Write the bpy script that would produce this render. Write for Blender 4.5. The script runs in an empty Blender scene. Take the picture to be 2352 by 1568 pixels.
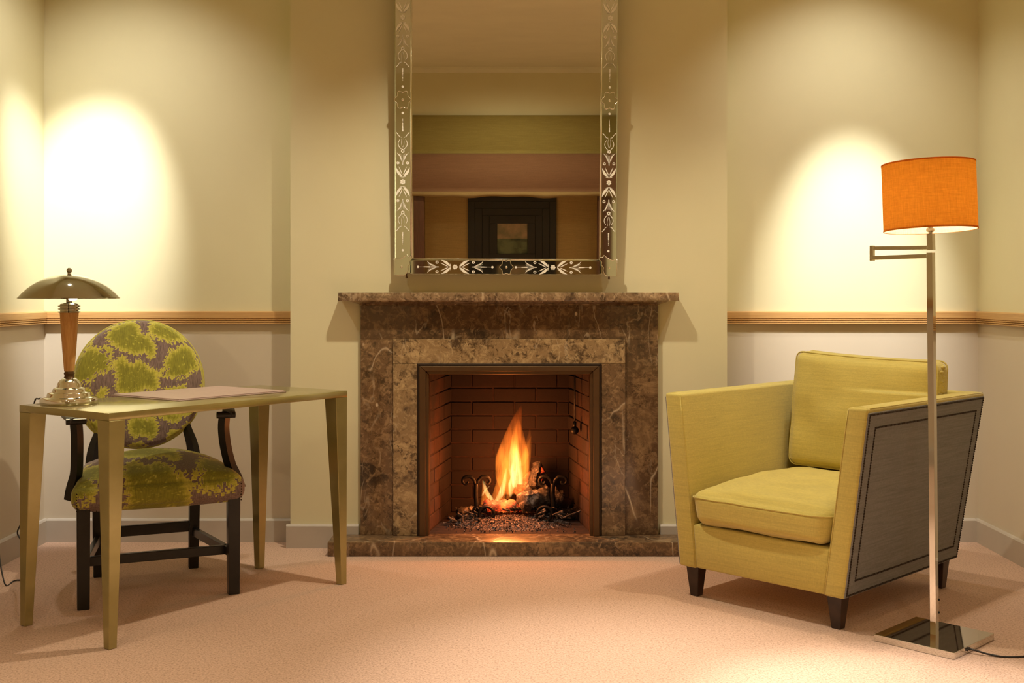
import bpy, bmesh, math, random
import numpy as np
import mathutils, mathutils.noise
from mathutils import Vector, Matrix
R = math.radians
random.seed(7)
rng = np.random.default_rng(7)
SC = bpy.context.scene
COL = SC.collection
# ------------------------------------------------------------------ camera
F = 2630.0; CX = 1176.0; HY = 668.0; H = 1.125
cam_d = bpy.data.cameras.new('camera'); cam = bpy.data.objects.new('camera', cam_d); COL.objects.link(cam)
cam.location = (0, 0, H); cam.rotation_euler = (R(90), 0, 0)
cam_d.sensor_width = 36; cam_d.lens = F/2352*36; cam_d.shift_y = -(784-HY)/2352
cam_d.clip_start = .02
SC.camera = cam
def P(px, py, Y): return Vector(((px-CX)*Y/F, Y, H-(py-HY)*Y/F))
# ------------------------------------------------------------------ world, exposure, lamps in the ceiling
w = bpy.data.worlds.new('world'); SC.world = w; w.use_nodes = True
w.node_tree.nodes['Background'].inputs[0].default_value = (.9, .8, .6, 1)
w.node_tree.nodes['Background'].inputs[1].default_value = .02
SC.view_settings.view_transform = 'Standard'; SC.view_settings.look = 'None'
SC.view_settings.gamma = 1; SC.view_settings.exposure = 0.0; SC.view_settings.use_curve_mapping = False
try:
    SC.cycles.caustics_reflective = False; SC.cycles.caustics_refractive = False
    SC.cycles.diffuse_bounces = 6; SC.cycles.max_bounces = 12
    SC.cycles.sample_clamp_indirect = 4.0
    SC.cycles.volume_step_rate = 1.0
except Exception: pass
CEIL = 2.80
def spot(loc, target, power, angle, blend, size=.03, color=(1, .87, .66)):
    d = bpy.data.lights.new('downlight_or_fill', 'SPOT'); d.energy = power; d.spot_size = R(angle); d.spot_blend = blend
    d.shadow_soft_size = size; d.color = color
    o = bpy.data.objects.new('downlight_or_fill', d); COL.objects.link(o); o.location = loc
    o.rotation_euler = (Vector(target)-Vector(loc)).to_track_quat('-Z', 'Y').to_euler()
    return o
KEYCOL = (1, .86, .62); WHITE = (1, .93, .82); COOL = (1, .96, .90)
spot((-.15, 4.09, CEIL-.06), (-.15, 4.12, 0), 126, 118, .9, .03, KEYCOL)
spot((.34, 3.36, CEIL-.06), (.36, 3.20, 0), 330, 44, 1.0, .04, WHITE)
spot((1.08, 3.02, CEIL-.06), (1.10, 2.98, 0), 400, 31, .7, .04, WHITE)
spot((-1.45, 3.2, CEIL-.06), (-1.45, 3.0, 0), 75, 42, 1.0, .05, KEYCOL)
spot((1.22, 4.15, CEIL-.06), (1.22, 4.10, 0), 62, 96, .8, .03, KEYCOL)
# wall washers at both sides of the chimney breast: narrow core beam and its wide spill
spot((-1.56, 4.30, CEIL-.06), (-1.96, 5.16, 1.30), 330, 38, 1.0, .03, COOL)
spot((-1.66, 4.34, CEIL-.06), (-1.75, 5.16, 1.0), 46, 100, 1.0, .03, WHITE)
spot((1.48, 4.26, CEIL-.06), (1.54, 5.16, 1.12), 330, 34, 1.0, .03, COOL)
spot((1.46, 4.50, CEIL-.06), (1.50, 5.16, .9), 38, 100, 1.0, .03, WHITE)
# unseen wide spots added as ambient fill, overhead and behind the camera
for xx, yy, pw in ((-1.1, 1.2, 55), (1.1, 1.2, 55), (0, -.9, 160)):
    spot((xx, yy, CEIL-.06), (xx, yy-.3, 0), pw, 160, 1.0, .10, KEYCOL)

# ------------------------------------------------------------------ materials
def newmat(name):
    m = bpy.data.materials.new(name); m.use_nodes = True
    nt = m.node_tree; b = nt.nodes['Principled BSDF']
    return m, nt, b
def setp(b, **k):
    names = dict(color='Base Color', rough='Roughness', metal='Metallic', spec='Specular IOR Level', coat='Coat Weight', coatr='Coat Roughness', sheen='Sheen Weight', em='Emission Color', ems='Emission Strength')
    for a, v in k.items():
        if a in ('color', 'em'): v = (*v, 1)
        b.inputs[names[a]].default_value = v
def N(nt, t, **k):
    n = nt.nodes.new(t)
    for a, v in k.items(): setattr(n, a, v)
    return n
def coords(nt, scale=(1, 1, 1), loc=(0, 0, 0), rot=(0, 0, 0), kind='Object'):
    tc = N(nt, 'ShaderNodeTexCoord'); mp = N(nt, 'ShaderNodeMapping')
    mp.inputs['Scale'].default_value = scale; mp.inputs['Location'].default_value = loc; mp.inputs['Rotation'].default_value = rot
    nt.links.new(tc.outputs[kind], mp.inputs[0]); return mp.outputs[0]
def noise(nt, vec, scale, detail=4, rough=.55, dist=0):
    n = N(nt, 'ShaderNodeTexNoise'); n.inputs['Scale'].default_value = scale; n.inputs['Detail'].default_value = detail
    n.inputs['Roughness'].default_value = rough; n.inputs['Distortion'].default_value = dist
    nt.links.new(vec, n.inputs['Vector']); return n.outputs['Fac']
def ramp(nt, fac, stops):
    r = N(nt, 'ShaderNodeValToRGB'); e = r.color_ramp.elements
    while len(e) < len(stops): e.new(.5)
    for i, (p, c) in enumerate(stops):
        e[i].position = p; e[i].color = (*c, 1) if len(c) == 3 else c
    nt.links.new(fac, r.inputs[0]); return r.outputs[0]
def mix(nt, fac, a, b, blend='MIX'):
    m = N(nt, 'ShaderNodeMix', data_type='RGBA', blend_type=blend)
    for sock, v in ((m.inputs[0], fac), (m.inputs[6], a), (m.inputs[7], b)):
        if isinstance(v, (int, float)): sock.default_value = v
        elif isinstance(v, tuple): sock.default_value = (*v, 1)
        else: nt.links.new(v, sock)
    return m.outputs[2]
def math_(nt, op, a, b=None):
    m = N(nt, 'ShaderNodeMath', operation=op)
    for i, v in enumerate((a, b)):
        if v is None: continue
        if isinstance(v, (int, float)): m.inputs[i].default_value = v
        else: nt.links.new(v, m.inputs[i])
    return m.outputs[0]
def bump(nt, b, h, strength=.2, dist=.002):
    n = N(nt, 'ShaderNodeBump'); n.inputs['Strength'].default_value = strength; n.inputs['Distance'].default_value = dist
    nt.links.new(h, n.inputs['Height']); nt.links.new(n.outputs[0], b.inputs['Normal'])
def simple(name, color, rough=.5, metal=0, var=.06, scale=30, **k):
    m, nt, b = newmat(name); setp(b, rough=rough, metal=metal, **k)
    v = coords(nt); f = noise(nt, v, scale, 5)
    lo = tuple(c*(1-var*2) for c in color); hi = tuple(min(1, c*(1+var)) for c in color)
    nt.links.new(ramp(nt, f, [(.3, lo), (.7, hi)]), b.inputs['Base Color'])
    return m
def wallmat(name, upper, lower=None, zsplit=1.0):
    m, nt, b = newmat(name); setp(b, rough=.85)
    v = coords(nt)
    f1 = noise(nt, coords(nt, (900, 900, 60)), 1, 2)
    f2 = noise(nt, coords(nt, (60, 60, 900)), 1, 2)
    f3 = noise(nt, v, 2.2, 4)
    wv = math_(nt, 'ADD', f1, f2)
    col = upper
    if lower:
        g = N(nt, 'ShaderNodeNewGeometry'); s = N(nt, 'ShaderNodeSeparateXYZ'); nt.links.new(g.outputs['Position'], s.inputs[0])
        st = math_(nt, 'GREATER_THAN', s.outputs['Z'], zsplit)
        col = mix(nt, st, lower, upper)
    sh = ramp(nt, wv, [(.3, (.90, .90, .88)), (.75, (1, 1, 1))])
    sh2 = ramp(nt, f3, [(.3, (.96, .955, .94)), (.7, (1, 1, 1))])
    c = mix(nt, 1.0, sh, sh2, 'MULTIPLY'); c = mix(nt, 1.0, c, col, 'MULTIPLY')
    nt.links.new(c, b.inputs['Base Color']); bump(nt, b, wv, .12, .0006)
    return m
M = {}
CREAM = (.74, .70, .47); LOWER = (.63, .56, .45)
M['wall'] = wallmat('woven_cream_wallcovering', CREAM, LOWER, 1.0)
M['breast'] = wallmat('plain_cream_wallcovering', CREAM)
M['skirt'] = simple('grey_paint', (.50, .45, .39), .45, 0, .03, 8)
M['ceil'] = simple('ceiling_paint', (.80, .78, .62), .9, 0, .02, 3)

def carpet():
    m, nt, b = newmat('beige_carpet'); setp(b, rough=.95, sheen=.2)
    v1 = coords(nt, (1, 1, 1)); a = noise(nt, v1, 150, 4, .75)
    s = noise(nt, coords(nt, (45, 190, 100)), 1, 4, .6, .3)
    d = noise(nt, v1, 1.6, 3)
    c = ramp(nt, a, [(.37, (.33, .195, .13)), (.46, (.55, .36, .265)), (.68, (.72, .49, .375))])
    c = mix(nt, 1.0, c, ramp(nt, s, [(.3, (.90, .89, .87)), (.65, (1, 1, 1))]), 'MULTIPLY')
    c = mix(nt, 1.0, c, ramp(nt, d, [(.3, (.96, .95, .93)), (.7, (1, 1, 1))]), 'MULTIPLY')
    nt.links.new(c, b.inputs['Base Color']); bump(nt, b, a, .35, .002)
    return m
M['carpet'] = carpet()

def marble(name, dark, mid, light, vein, seed, spots=.5, base=5.0, rough=.16):
    m, nt, b = newmat(name); setp(b, rough=rough, coat=.25, coatr=.06)
    loc = (seed*3.1, seed*1.7, seed*2.3)
    v = coords(nt, (1, 1, 1), loc)
    n1 = noise(nt, v, base, 9, .66, .7)
    c = ramp(nt, n1, [(.36, dark), (.48, mid), (.57, mid), (.70, light)])
    n2 = noise(nt, v, 30, 7, .72, 1.0)
    c = mix(nt, math_(nt, 'MULTIPLY', ramp(nt, n2, [(.49, (0, 0, 0)), (.62, (1, 1, 1))]), .60), c, light)
    n4 = noise(nt, v, 46, 6, .7, .6)
    blot = ramp(nt, n4, [(.40, (1, 1, 1)), (.47, (0, 0, 0))])
    mask2 = ramp(nt, noise(nt, v, 7, 3), [(.42, (.15, .15, .15)), (.56, (1, 1, 1))])
    c = mix(nt, math_(nt, 'MULTIPLY', math_(nt, 'MULTIPLY', blot, mask2), spots), c, dark)
    def ridge(scale, width, mlo, mhi, amt, rot, det=2, dist=.25, ms=2.5):
        nonlocal c
        vv = coords(nt, (1, 1, .38), loc, rot)
        q = math_(nt, 'ABSOLUTE', math_(nt, 'SUBTRACT', noise(nt, vv, scale, det, .5, dist), .5))
        f = ramp(nt, q, [(0, (1, 1, 1)), (width*.5, (.65, .65, .65)), (width, (0, 0, 0))])
        k = ramp(nt, noise(nt, vv, ms, 2), [(mlo, (0, 0, 0)), (mhi, (1, 1, 1))])
        c = mix(nt, math_(nt, 'MULTIPLY', math_(nt, 'MULTIPLY', f, k), amt), c, vein)
    ridge(2.4, .0045, .50, .56, .8, (.2, .85, .1), 2.2, .0, 3.5)
    ridge(3.3, .0045, .53, .60, .6, (.2, -.7, .4), 2.5, .1, 5)
    ridge(11, .016, .52, .62, .35, (0, .4, 0), 4, .5, 6)
    # pale fossil fragments
    vo2 = N(nt, 'ShaderNodeTexVoronoi', feature='F1'); vo2.inputs['Scale'].default_value = 13; nt.links.new(coords(nt, (1, 1, .7), loc, (0, .6, 0)), vo2.inputs['Vector'])
    sp = ramp(nt, vo2.outputs['Distance'], [(.055, (1, 1, 1)), (.10, (0, 0, 0))])
    c = mix(nt, math_(nt, 'MULTIPLY', math_(nt, 'MULTIPLY', sp, ramp(nt, noise(nt, v, 4, 1), [(.55, (0, 0, 0)), (.58, (1, 1, 1))])), .7), c, vein)
    nt.links.new(c, b.inputs['Base Color'])
    return m
D_, Mi_, L_, V_ = (.075, .040, .020), (.17, .098, .050), (.36, .235, .125), (.70, .56, .38)
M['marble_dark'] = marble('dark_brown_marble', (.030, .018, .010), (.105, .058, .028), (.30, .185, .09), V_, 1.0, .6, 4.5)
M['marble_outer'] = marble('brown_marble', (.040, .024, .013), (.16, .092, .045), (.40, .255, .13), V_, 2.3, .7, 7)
M['marble_light'] = marble('light_brown_marble', (.075, .045, .025), (.29, .19, .095), (.58, .42, .22), V_, 4.7, .9, 10)
M['marble_shelf'] = marble('banded_brown_marble', (.06, .035, .02), (.24, .155, .085), (.55, .40, .24), V_, 6.1, .7, 14)

M['marble_hearth'] = marble('hearth_marble', (.035, .02, .011), (.14, .08, .038), (.38, .23, .11), V_, 3.2, .7, 7, .42)
M['bronze'] = simple('bronze_metal', (.13, .075, .035), .38, .75, .06, 12)
M['bronze_dark'] = simple('dark_bronze', (.035, .022, .014), .4, .6)
M['iron'] = simple('blackened_iron', (.018, .015, .014), .5, .7, .3, 60)
M['chrome'] = simple('chrome', (.70, .68, .62), .05, 1.0, .01, 10)
M['bright_chrome'] = simple('bright_chrome', (.92, .93, .90), .05, 1.0, .01, 10)
M['nickel'] = simple('polished_nickel', (.52, .50, .42), .09, 1.0, .01, 10)
M['black'] = simple('black_lacquered_wood', (.012, .011, .010), .28, 0, .2, 20)
M['wenge'] = simple('dark_stained_wood', (.035, .017, .012), .35, 0, .25, 25)
M['cable'] = simple('black_cable', (.02, .015, .012), .5)

def gold():
    m, nt, b = newmat('champagne_gold_lacquer'); setp(b, metal=.6, rough=.24, coat=.4, coatr=.08)
    a = noise(nt, coords(nt, (5, 5, 9)), 1, 4, .6, .5); d = noise(nt, coords(nt), 9, 4)
    c = ramp(nt, a, [(.3, (.33, .285, .105)), (.7, (.40, .35, .145))])
    c = mix(nt, .25, c, ramp(nt, d, [(.3, (.36, .31, .12)), (.7, (.50, .44, .20))]))
    nt.links.new(c, b.inputs['Base Color']); return m
M['gold'] = gold()
def wood(name, c1, c2, scale=(2, 40, 40), rough=.45):
    m, nt, b = newmat(name); setp(b, rough=rough)
    a = noise(nt, coords(nt, scale), 1, 6, .65, .8); d = noise(nt, coords(nt, tuple(s*4 for s in scale)), 1, 3)
    c = ramp(nt, a, [(.3, c1), (.7, c2)])
    c = mix(nt, .25, c, ramp(nt, d, [(.4, c1), (.6, c2)]))
    nt.links.new(c, b.inputs['Base Color']); return m
M['rail_x'] = wood('oak_rail', (.44, .23, .075), (.62, .38, .15), (2, 40, 90))
M['rail_y'] = wood('oak_rail_side', (.44, .24, .08), (.62, .39, .16), (40, 2, 90))
M['lampwood'] = wood('honey_wood', (.58, .26, .07), (.85, .50, .18), (50, 50, 5), .22)
M['darkwood'] = wood('mahogany', (.07, .025, .012), (.13, .05, .025), (30, 30, 3), .4)

def fabric(name, base, rough=.9, thread=650, var=.14, streak=(.86, 1.0), sheen=.3):
    m, nt, b = newmat(name); setp(b, rough=rough, sheen=sheen)
    f1 = noise(nt, coords(nt, (thread, thread, 70)), 1, 3, .7)
    f2 = noise(nt, coords(nt, (70, 70, thread)), 1, 3, .7)
    f3 = noise(nt, coords(nt, (6, 6, 170)), 1, 3, .6)
    w_ = math_(nt, 'ADD', f1, f2)
    lo = tuple(c*(1-var) for c in base); hi = tuple(min(1, c*(1+var)) for c in base)
    c = ramp(nt, math_(nt, 'MULTIPLY', w_, .5), [(.36, lo), (.64, hi)])
    c = mix(nt, 1.0, c, ramp(nt, f3, [(.3, (streak[0],)*3), (.65, (streak[1],)*3)]), 'MULTIPLY')
    nt.links.new(c, b.inputs['Base Color']); bump(nt, b, w_, .25, .0012)
    return m
M['lime'] = fabric('yellow_green_linen', (.56, .46, .115))
M['greyfab'] = fabric('slate_grey_weave', (.205, .205, .20), .75, 500, .2, (.72, 1.0), .15)
M['mauve'] = simple('mauve_leather', (.50, .37, .33), .4, 0, .04, 40)
M['blind_olive'] = fabric('olive_blind_cloth', (.52, .42, .13))
M['blind_brown'] = fabric('rose_brown_blind_cloth', (.42, .22, .12))
M['blind_beige'] = fabric('beige_blind_cloth', (.60, .42, .18))
M['curtain'] = fabric('amber_wallcovering', (.74, .53, .23))

def brickmat():
    m, nt, b = newmat('sooty_firebrick'); setp(b, rough=.9)
    oi = N(nt, 'ShaderNodeObjectInfo'); v = coords(nt)
    a = noise(nt, v, 35, 6, .7); g = N(nt, 'ShaderNodeNewGeometry')
    s = noise(nt, g.outputs['Position'], 4.5, 4, .6)
    c = ramp(nt, a, [(.3, (.05, .015, .007)), (.7, (.14, .042, .017))])
    c = mix(nt, 1.0, c, ramp(nt, oi.outputs['Random'], [(0, (.55, .55, .55)), (1, (1.15, 1.1, 1.05))]), 'MULTIPLY')
    c = mix(nt, ramp(nt, s, [(.30, (.15, .15, .15)), (.56, (.90, .90, .90))]), c, (.022, .012, .009))
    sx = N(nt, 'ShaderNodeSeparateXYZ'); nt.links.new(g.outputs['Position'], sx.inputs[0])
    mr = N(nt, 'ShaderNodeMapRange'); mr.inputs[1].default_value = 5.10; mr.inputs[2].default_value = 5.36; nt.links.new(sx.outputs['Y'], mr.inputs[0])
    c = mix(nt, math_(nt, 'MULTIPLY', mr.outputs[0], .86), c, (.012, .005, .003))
    nt.links.new(c, b.inputs['Base Color']); bump(nt, b, a, .5, .004); return m
M['brick'] = brickmat()
M['mortar'] = simple('sooty_mortar', (.030, .011, .006), .95, 0, .3, 40)
M['firewood'] = None
def charmat():
    m, nt, b = newmat('charred_log'); setp(b, rough=.9)
    v = coords(nt); a = noise(nt, v, 28, 6, .75, .5); e = noise(nt, v, 9, 4, .6)
    c = ramp(nt, a, [(.38, (.010, .008, .008)), (.52, (.06, .045, .04)), (.66, (.34, .29, .27))])
    nt.links.new(c, b.inputs['Base Color']); bump(nt, b, a, .9, .01)
    return m
M['char'] = charmat()
def embermat():
    m, nt, b = newmat('glowing_log'); setp(b, rough=.9)
    v = coords(nt); a = noise(nt, v, 30, 5, .75, .4); e = noise(nt, v, 16, 4, .6, .6)
    nt.links.new(ramp(nt, a, [(.38, (.012, .008, .008)), (.6, (.10, .06, .05)), (.72, (.35, .28, .26))]), b.inputs['Base Color'])
    nt.links.new(ramp(nt, e, [(.45, (0, 0, 0)), (.55, (.55, .03, .005)), (.66, (1, .22, .03))]), b.inputs['Emission Color'])
    b.inputs['Emission Strength'].default_value = 1.3
    bump(nt, b, a, .9, .01); return m
M['ember'] = embermat()
def ashmat():
    m, nt, b = newmat('ash'); setp(b, rough=1)
    a = noise(nt, coords(nt), 120, 4, .8)
    nt.links.new(ramp(nt, a, [(.42, (.018, .012, .011)), (.54, (.09, .06, .055)), (.64, (.30, .24, .22)), (.74, (.62, .54, .50))]), b.inputs['Base Color']); return m
M['ash'] = ashmat()

def emis(name, color, s):
    m, nt, b = newmat(name); setp(b, color=(0, 0, 0), em=color, ems=s); return m
M['bulb'] = emis('lit_bulb', (1, .80, .50), 190)
M['bulb2'] = emis('lit_bulb_shaded', (1, .72, .38), 165)

def shade_mat(name, col, tcol, f):
    m, nt, b = newmat(name)
    nt.nodes.remove(b); out = nt.nodes['Material Output']
    d = N(nt, 'ShaderNodeBsdfDiffuse'); t = N(nt, 'ShaderNodeBsdfTranslucent'); mx = N(nt, 'ShaderNodeMixShader')
    f1 = noise(nt, coords(nt, (260, 260, 30)), 1, 3, .7); f2 = noise(nt, coords(nt, (25, 25, 260)), 1, 3, .7)
    s = math_(nt, 'MULTIPLY', math_(nt, 'ADD', f1, f2), .5)
    k = ramp(nt, s, [(.35, (.78, .72, .65)), (.65, (1, 1, 1))])
    nt.links.new(mix(nt, 1.0, k, col, 'MULTIPLY'), d.inputs[0]); nt.links.new(mix(nt, 1.0, k, tcol, 'MULTIPLY'), t.inputs[0])
    mx.inputs[0].default_value = f
    nt.links.new(d.outputs[0], mx.inputs[1]); nt.links.new(t.outputs[0], mx.inputs[2]); nt.links.new(mx.outputs[0], out.inputs[0]); return m
M['shade'] = shade_mat('orange_linen_shade', (.80, .33, .05), (1.0, .50, .07), .5)
M['shade_in'] = shade_mat('white_shade_lining', (.93, .90, .82), (.95, .88, .75), .42)

def velvet():
    m, nt, b = newmat('lime_and_mauve_cut_velvet'); setp(b, rough=.8, sheen=.25)
    at = N(nt, 'ShaderNodeAttribute', attribute_name='pat')
    v = coords(nt); a = noise(nt, v, 55, 5, .75); fine = noise(nt, coords(nt, (260, 260, 40)), 1, 3)
    fa = math_(nt, 'ADD', at.outputs['Fac'], math_(nt, 'MULTIPLY', math_(nt, 'SUBTRACT', a, .5), .20))
    green = ramp(nt, fa, [(.50, (.60, .55, .09)), (.66, (.50, .47, .06)), (.84, (.33, .32, .028)), (1.0, (.25, .245, .02))])
    mau = ramp(nt, fine, [(.3, (.17, .115, .10)), (.7, (.25, .175, .155))])
    c = mix(nt, math_(nt, 'GREATER_THAN', at.outputs['Fac'], .30), mau, green)
    c = mix(nt, .5, c, mix(nt, 1.0, c, ramp(nt, fine, [(.35, (.6, .6, .6)), (.6, (1.2, 1.2, 1.2))]), 'MULTIPLY'))
    nt.links.new(c, b.inputs['Base Color'])
    bump(nt, b, math_(nt, 'GREATER_THAN', at.outputs['Fac'], .30), .35, .002)
    return m
M['velvet'] = velvet()
def mirrormat(name, color, rough):
    m, nt, b = newmat(name); setp(b, metal=1.0, rough=rough)
    f = noise(nt, coords(nt), 1.5, 2)
    nt.links.new(ramp(nt, f, [(.3, color), (.7, tuple(c*1.02 for c in color))]), b.inputs['Base Color']); return m
M['mirror'] = mirrormat('mirror_glass', (.80, .78, .66), .0)
M['mirror_strip'] = mirrormat('mirror_border_glass', (.74, .78, .70), .03)
M['bead'] = simple('bevelled_silver_edge', (.92, .90, .78), .15, 1.0, .01)
M['engraved'] = simple('frosted_engraving', (.95, .94, .86), .6, 0, .03)
M['art'] = None
def artmat():
    m, nt, b = newmat('abstract_picture'); setp(b, rough=.6)
    v = coords(nt); s = N(nt, 'ShaderNodeSeparateXYZ'); nt.links.new(v, s.inputs[0])
    up = math_(nt, 'GREATER_THAN', s.outputs['Z'], 0); n_ = noise(nt, v, 7, 4)
    c = mix(nt, up, ramp(nt, n_, [(.35, (.03, .045, .03)), (.65, (.22, .26, .14))]), ramp(nt, n_, [(.35, (.30, .27, .16)), (.65, (.62, .42, .26))]))
    nt.links.new(c, b.inputs['Base Color']); return m
M['art'] = artmat()
M['artframe'] = simple('black_stepped_frame', (.018, .016, .012), .4)
M['plastic'] = simple('white_plastic', (.8, .78, .7), .4)
M['darkhole'] = simple('dark_slot', (.02, .02, .02), .8)

# ------------------------------------------------------------------ geometry helpers
def finish(name, bm, m, parent=None, smooth=None, loc=None):
    me = bpy.data.meshes.new(name); bmesh.ops.recalc_face_normals(bm, faces=bm.faces); bm.to_mesh(me); bm.free()
    o = bpy.data.objects.new(name, me); COL.objects.link(o)
    if m is not None: me.materials.append(m)
    if parent is not None: o.parent = parent
    if loc is not None: o.location = loc
    if smooth is not None:
        if smooth is True:
            for p in me.polygons: p.use_smooth = True
        else:
            for p in me.polygons: p.use_smooth = True
            try: me.set_sharp_from_angle(angle=R(smooth))
            except Exception: pass
    return o
def hexa(bm, c8, bev=0, seg=2):
    """c8: bottom 4 (ccw) then top 4"""
    vs = [bm.verts.new(c) for c in c8]
    fs = [(0, 3, 2, 1), (4, 5, 6, 7), (0, 1, 5, 4), (1, 2, 6, 5), (2, 3, 7, 6), (3, 0, 4, 7)]
    faces = [bm.faces.new([vs[i] for i in f]) for f in fs]
    if bev:
        es = list({e for f in faces for e in f.edges})
        bmesh.ops.bevel(bm, geom=es, offset=bev, segments=seg, affect='EDGES', profile=.5)
    return vs
def box(bm, x0, x1, y0, y1, z0, z1, bev=0, seg=2):
    hexa(bm, [(x0, y0, z0), (x1, y0, z0), (x1, y1, z0), (x0, y1, z0), (x0, y0, z1), (x1, y0, z1), (x1, y1, z1), (x0, y1, z1)], bev, seg)
def boxobj(name, x0, x1, y0, y1, z0, z1, m, parent=None, bev=0, seg=2):
    bm = bmesh.new(); box(bm, x0, x1, y0, y1, z0, z1, bev, seg)
    return finish(name, bm, m, parent, 35 if bev else None)
def lathe(bm, prof, seg=48, cx=0, cy=0, cap=True):
    rings = []
    for r, z in prof:
        if r < 1e-5: rings.append([bm.verts.new((cx, cy, z))])
        else: rings.append([bm.verts.new((cx+r*math.cos(2*math.pi*i/seg), cy+r*math.sin(2*math.pi*i/seg), z)) for i in range(seg)])
    for a, b in zip(rings, rings[1:]):
        for i in range(seg):
            j = (i+1) % seg
            if len(a) == 1 and len(b) == 1: continue
            if len(a) == 1: bm.faces.new((a[0], b[i], b[j]))
            elif len(b) == 1: bm.faces.new((a[i], a[j], b[0]))
            else: bm.faces.new((a[i], a[j], b[j], b[i]))
    if cap:
        for r_ in (rings[0], rings[-1]):
            if len(r_) > 2: bm.faces.new(r_)
def tube(bm, pts, rad, seg=8, closed=False, flat=None):
    """pts list of Vector; rad number or list; flat=(a,b) elliptical scale in frame (n,b)"""
    pts = [Vector(p) for p in pts]; n = len(pts)
    rads = rad if isinstance(rad, (list, tuple)) else [rad]*n
    rings = []; prev = None
    for i in range(n):
        a = pts[i-1] if (i > 0 or closed) else pts[i]; c = pts[(i+1) % n] if (i < n-1 or closed) else pts[i]
        t = (c-a).normalized()
        if prev is None:
            up = Vector((0, 0, 1)) if abs(t.z) < .9 else Vector((1, 0, 0))
            nn = (up - t*up.dot(t)).normalized()
        else: nn = (prev - t*prev.dot(t)).normalized()
        prev = nn; bb = t.cross(nn); fa, fb = flat or (1, 1)
        rings.append([bm.verts.new(pts[i]+nn*rads[i]*fa*math.cos(2*math.pi*k/seg)+bb*rads[i]*fb*math.sin(2*math.pi*k/seg)) for k in range(seg)])
    m_ = n if closed else n-1
    for i in range(m_):
        a, b = rings[i], rings[(i+1) % n]
        for k in range(seg):
            l = (k+1) % seg; bm.faces.new((a[k], a[l], b[l], b[k]))
    if not closed:
        bm.faces.new(rings[0]); bm.faces.new(rings[-1])
def smoothpts(pts, n=8, closed=False):
    pts = [Vector(p) for p in pts]; out = []; L = len(pts)
    rng_ = range(L) if closed else range(L-1)
    for i in rng_:
        p0 = pts[i-1] if (i > 0 or closed) else pts[0]; p1 = pts[i]; p2 = pts[(i+1) % L]; p3 = pts[(i+2) % L] if (i+2 < L or closed) else pts[-1]
        for k in range(n):
            t = k/n
            out.append(.5*((2*p1)+(p2-p0)*t+(2*p0-5*p1+4*p2-p3)*t*t+(-p0+3*p1-3*p2+p3)*t**3))
    if not closed: out.append(pts[-1])
    return out
def sphere(bm, c, r, u=12, v=8, sc=(1, 1, 1)):
    m_ = Matrix.Translation(c) @ Matrix.Diagonal((*[r*s for s in sc], 1))
    bmesh.ops.create_uvsphere(bm, u_segments=u, v_segments=v, radius=1, matrix=m_)
def prism(bm, pts2, f, a, b):
    """extrude polygon pts2 [(p,q)] ; f(p,q,t)->xyz, t=a..b"""
    A = [bm.verts.new(f(p, q, a)) for p, q in pts2]; B = [bm.verts.new(f(p, q, b)) for p, q in pts2]
    n = len(pts2)
    for i in range(n): bm.faces.new((A[i], A[(i+1) % n], B[(i+1) % n], B[i]))
    bm.faces.new(A); bm.faces.new(B)
def cushion(bm, w_, d_, h_, rad, puff_top=.03, puff_front=.01, seg=22, fn=None, puff_side=0.0):
    """rounded padded box centred at origin (x,y), z from 0 to h_"""
    b2 = bmesh.new(); bmesh.ops.create_cube(b2, size=2); bmesh.ops.subdivide_edges(b2, edges=b2.edges[:], cuts=seg, use_grid_fill=True)
    hx, hy, hz = w_/2, d_/2, h_/2
    for v in b2.verts:
        u = Vector(v.co)
        p = Vector((u.x*hx, u.y*hy, u.z*hz))
        q = Vector((max(-hx+rad, min(hx-rad, p.x)), max(-hy+rad, min(hy-rad, p.y)), max(-hz+rad, min(hz-rad, p.z))))
        dlt = p-q
        if dlt.length > 1e-9:
            nrm = max(abs(dlt.x), abs(dlt.y), abs(dlt.z)); p = q+dlt.normalized()*nrm
        ex = (1-u.x**4); ey = (1-u.y**4); ez = (1-u.z**4)
        p.z += (puff_top if u.z > 0 else -puff_top*.3)*abs(u.z)*max(0, 1-u.x**2)**.8*max(0, 1-u.y**2)**.8
        p.y += u.y*puff_front*ex*ez; p.x += u.x*puff_side*ey*ez
        p.z += hz
        v.co = fn(p) if fn else p
    me = bpy.data.meshes.new('tmp'); b2.to_mesh(me); b2.free(); bm.from_mesh(me); bpy.data.meshes.remove(me)
def empty(name, loc, rz=0, rx=0, ry=0):
    o = bpy.data.objects.new(name, None); COL.objects.link(o); o.location = loc; o.rotation_euler = (rx, ry, rz); o.empty_display_size = .1
    return o
def tag(o, label, cat, group=None):
    o['label'] = label; o['category'] = cat
    if group: o['group'] = group
    return o
def struct(o): o['kind'] = 'structure'; return o

# ------------------------------------------------------------------ room shell
YB = 5.146; YC = 5.023
XL, XR = -2.1015, 2.0956
CL, CR = -.972, .9435
YBACK = -2.30
struct(boxobj('floor', XL-.1, XR+.1, YBACK-1.0, YB+.1, -.08, 0, M['carpet']))
struct(boxobj('ceiling', XL-.1, XR+.1, YBACK-1.0, YB+.6, CEIL, CEIL+.08, M['ceil']))
struct(boxobj('wall_left', XL-.1, XL, YBACK-.1, YB, 0, CEIL, M['wall']))
struct(boxobj('wall_right', XR, XR+.1, YBACK-.1, YB, 0, CEIL, M['wall']))
FX0, FX1, FZ1 = -.392, .368, .80      # hole in the chimney breast
bm = bmesh.new(); box(bm, XL-.1, CL, YB, YB+.08, 0, CEIL); struct(finish('wall_back_left', bm, M['wall']))
bm = bmesh.new(); box(bm, CR, XR+.1, YB, YB+.08, 0, CEIL); struct(finish('wall_back_right', bm, M['wall']))
bm = bmesh.new()
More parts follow.
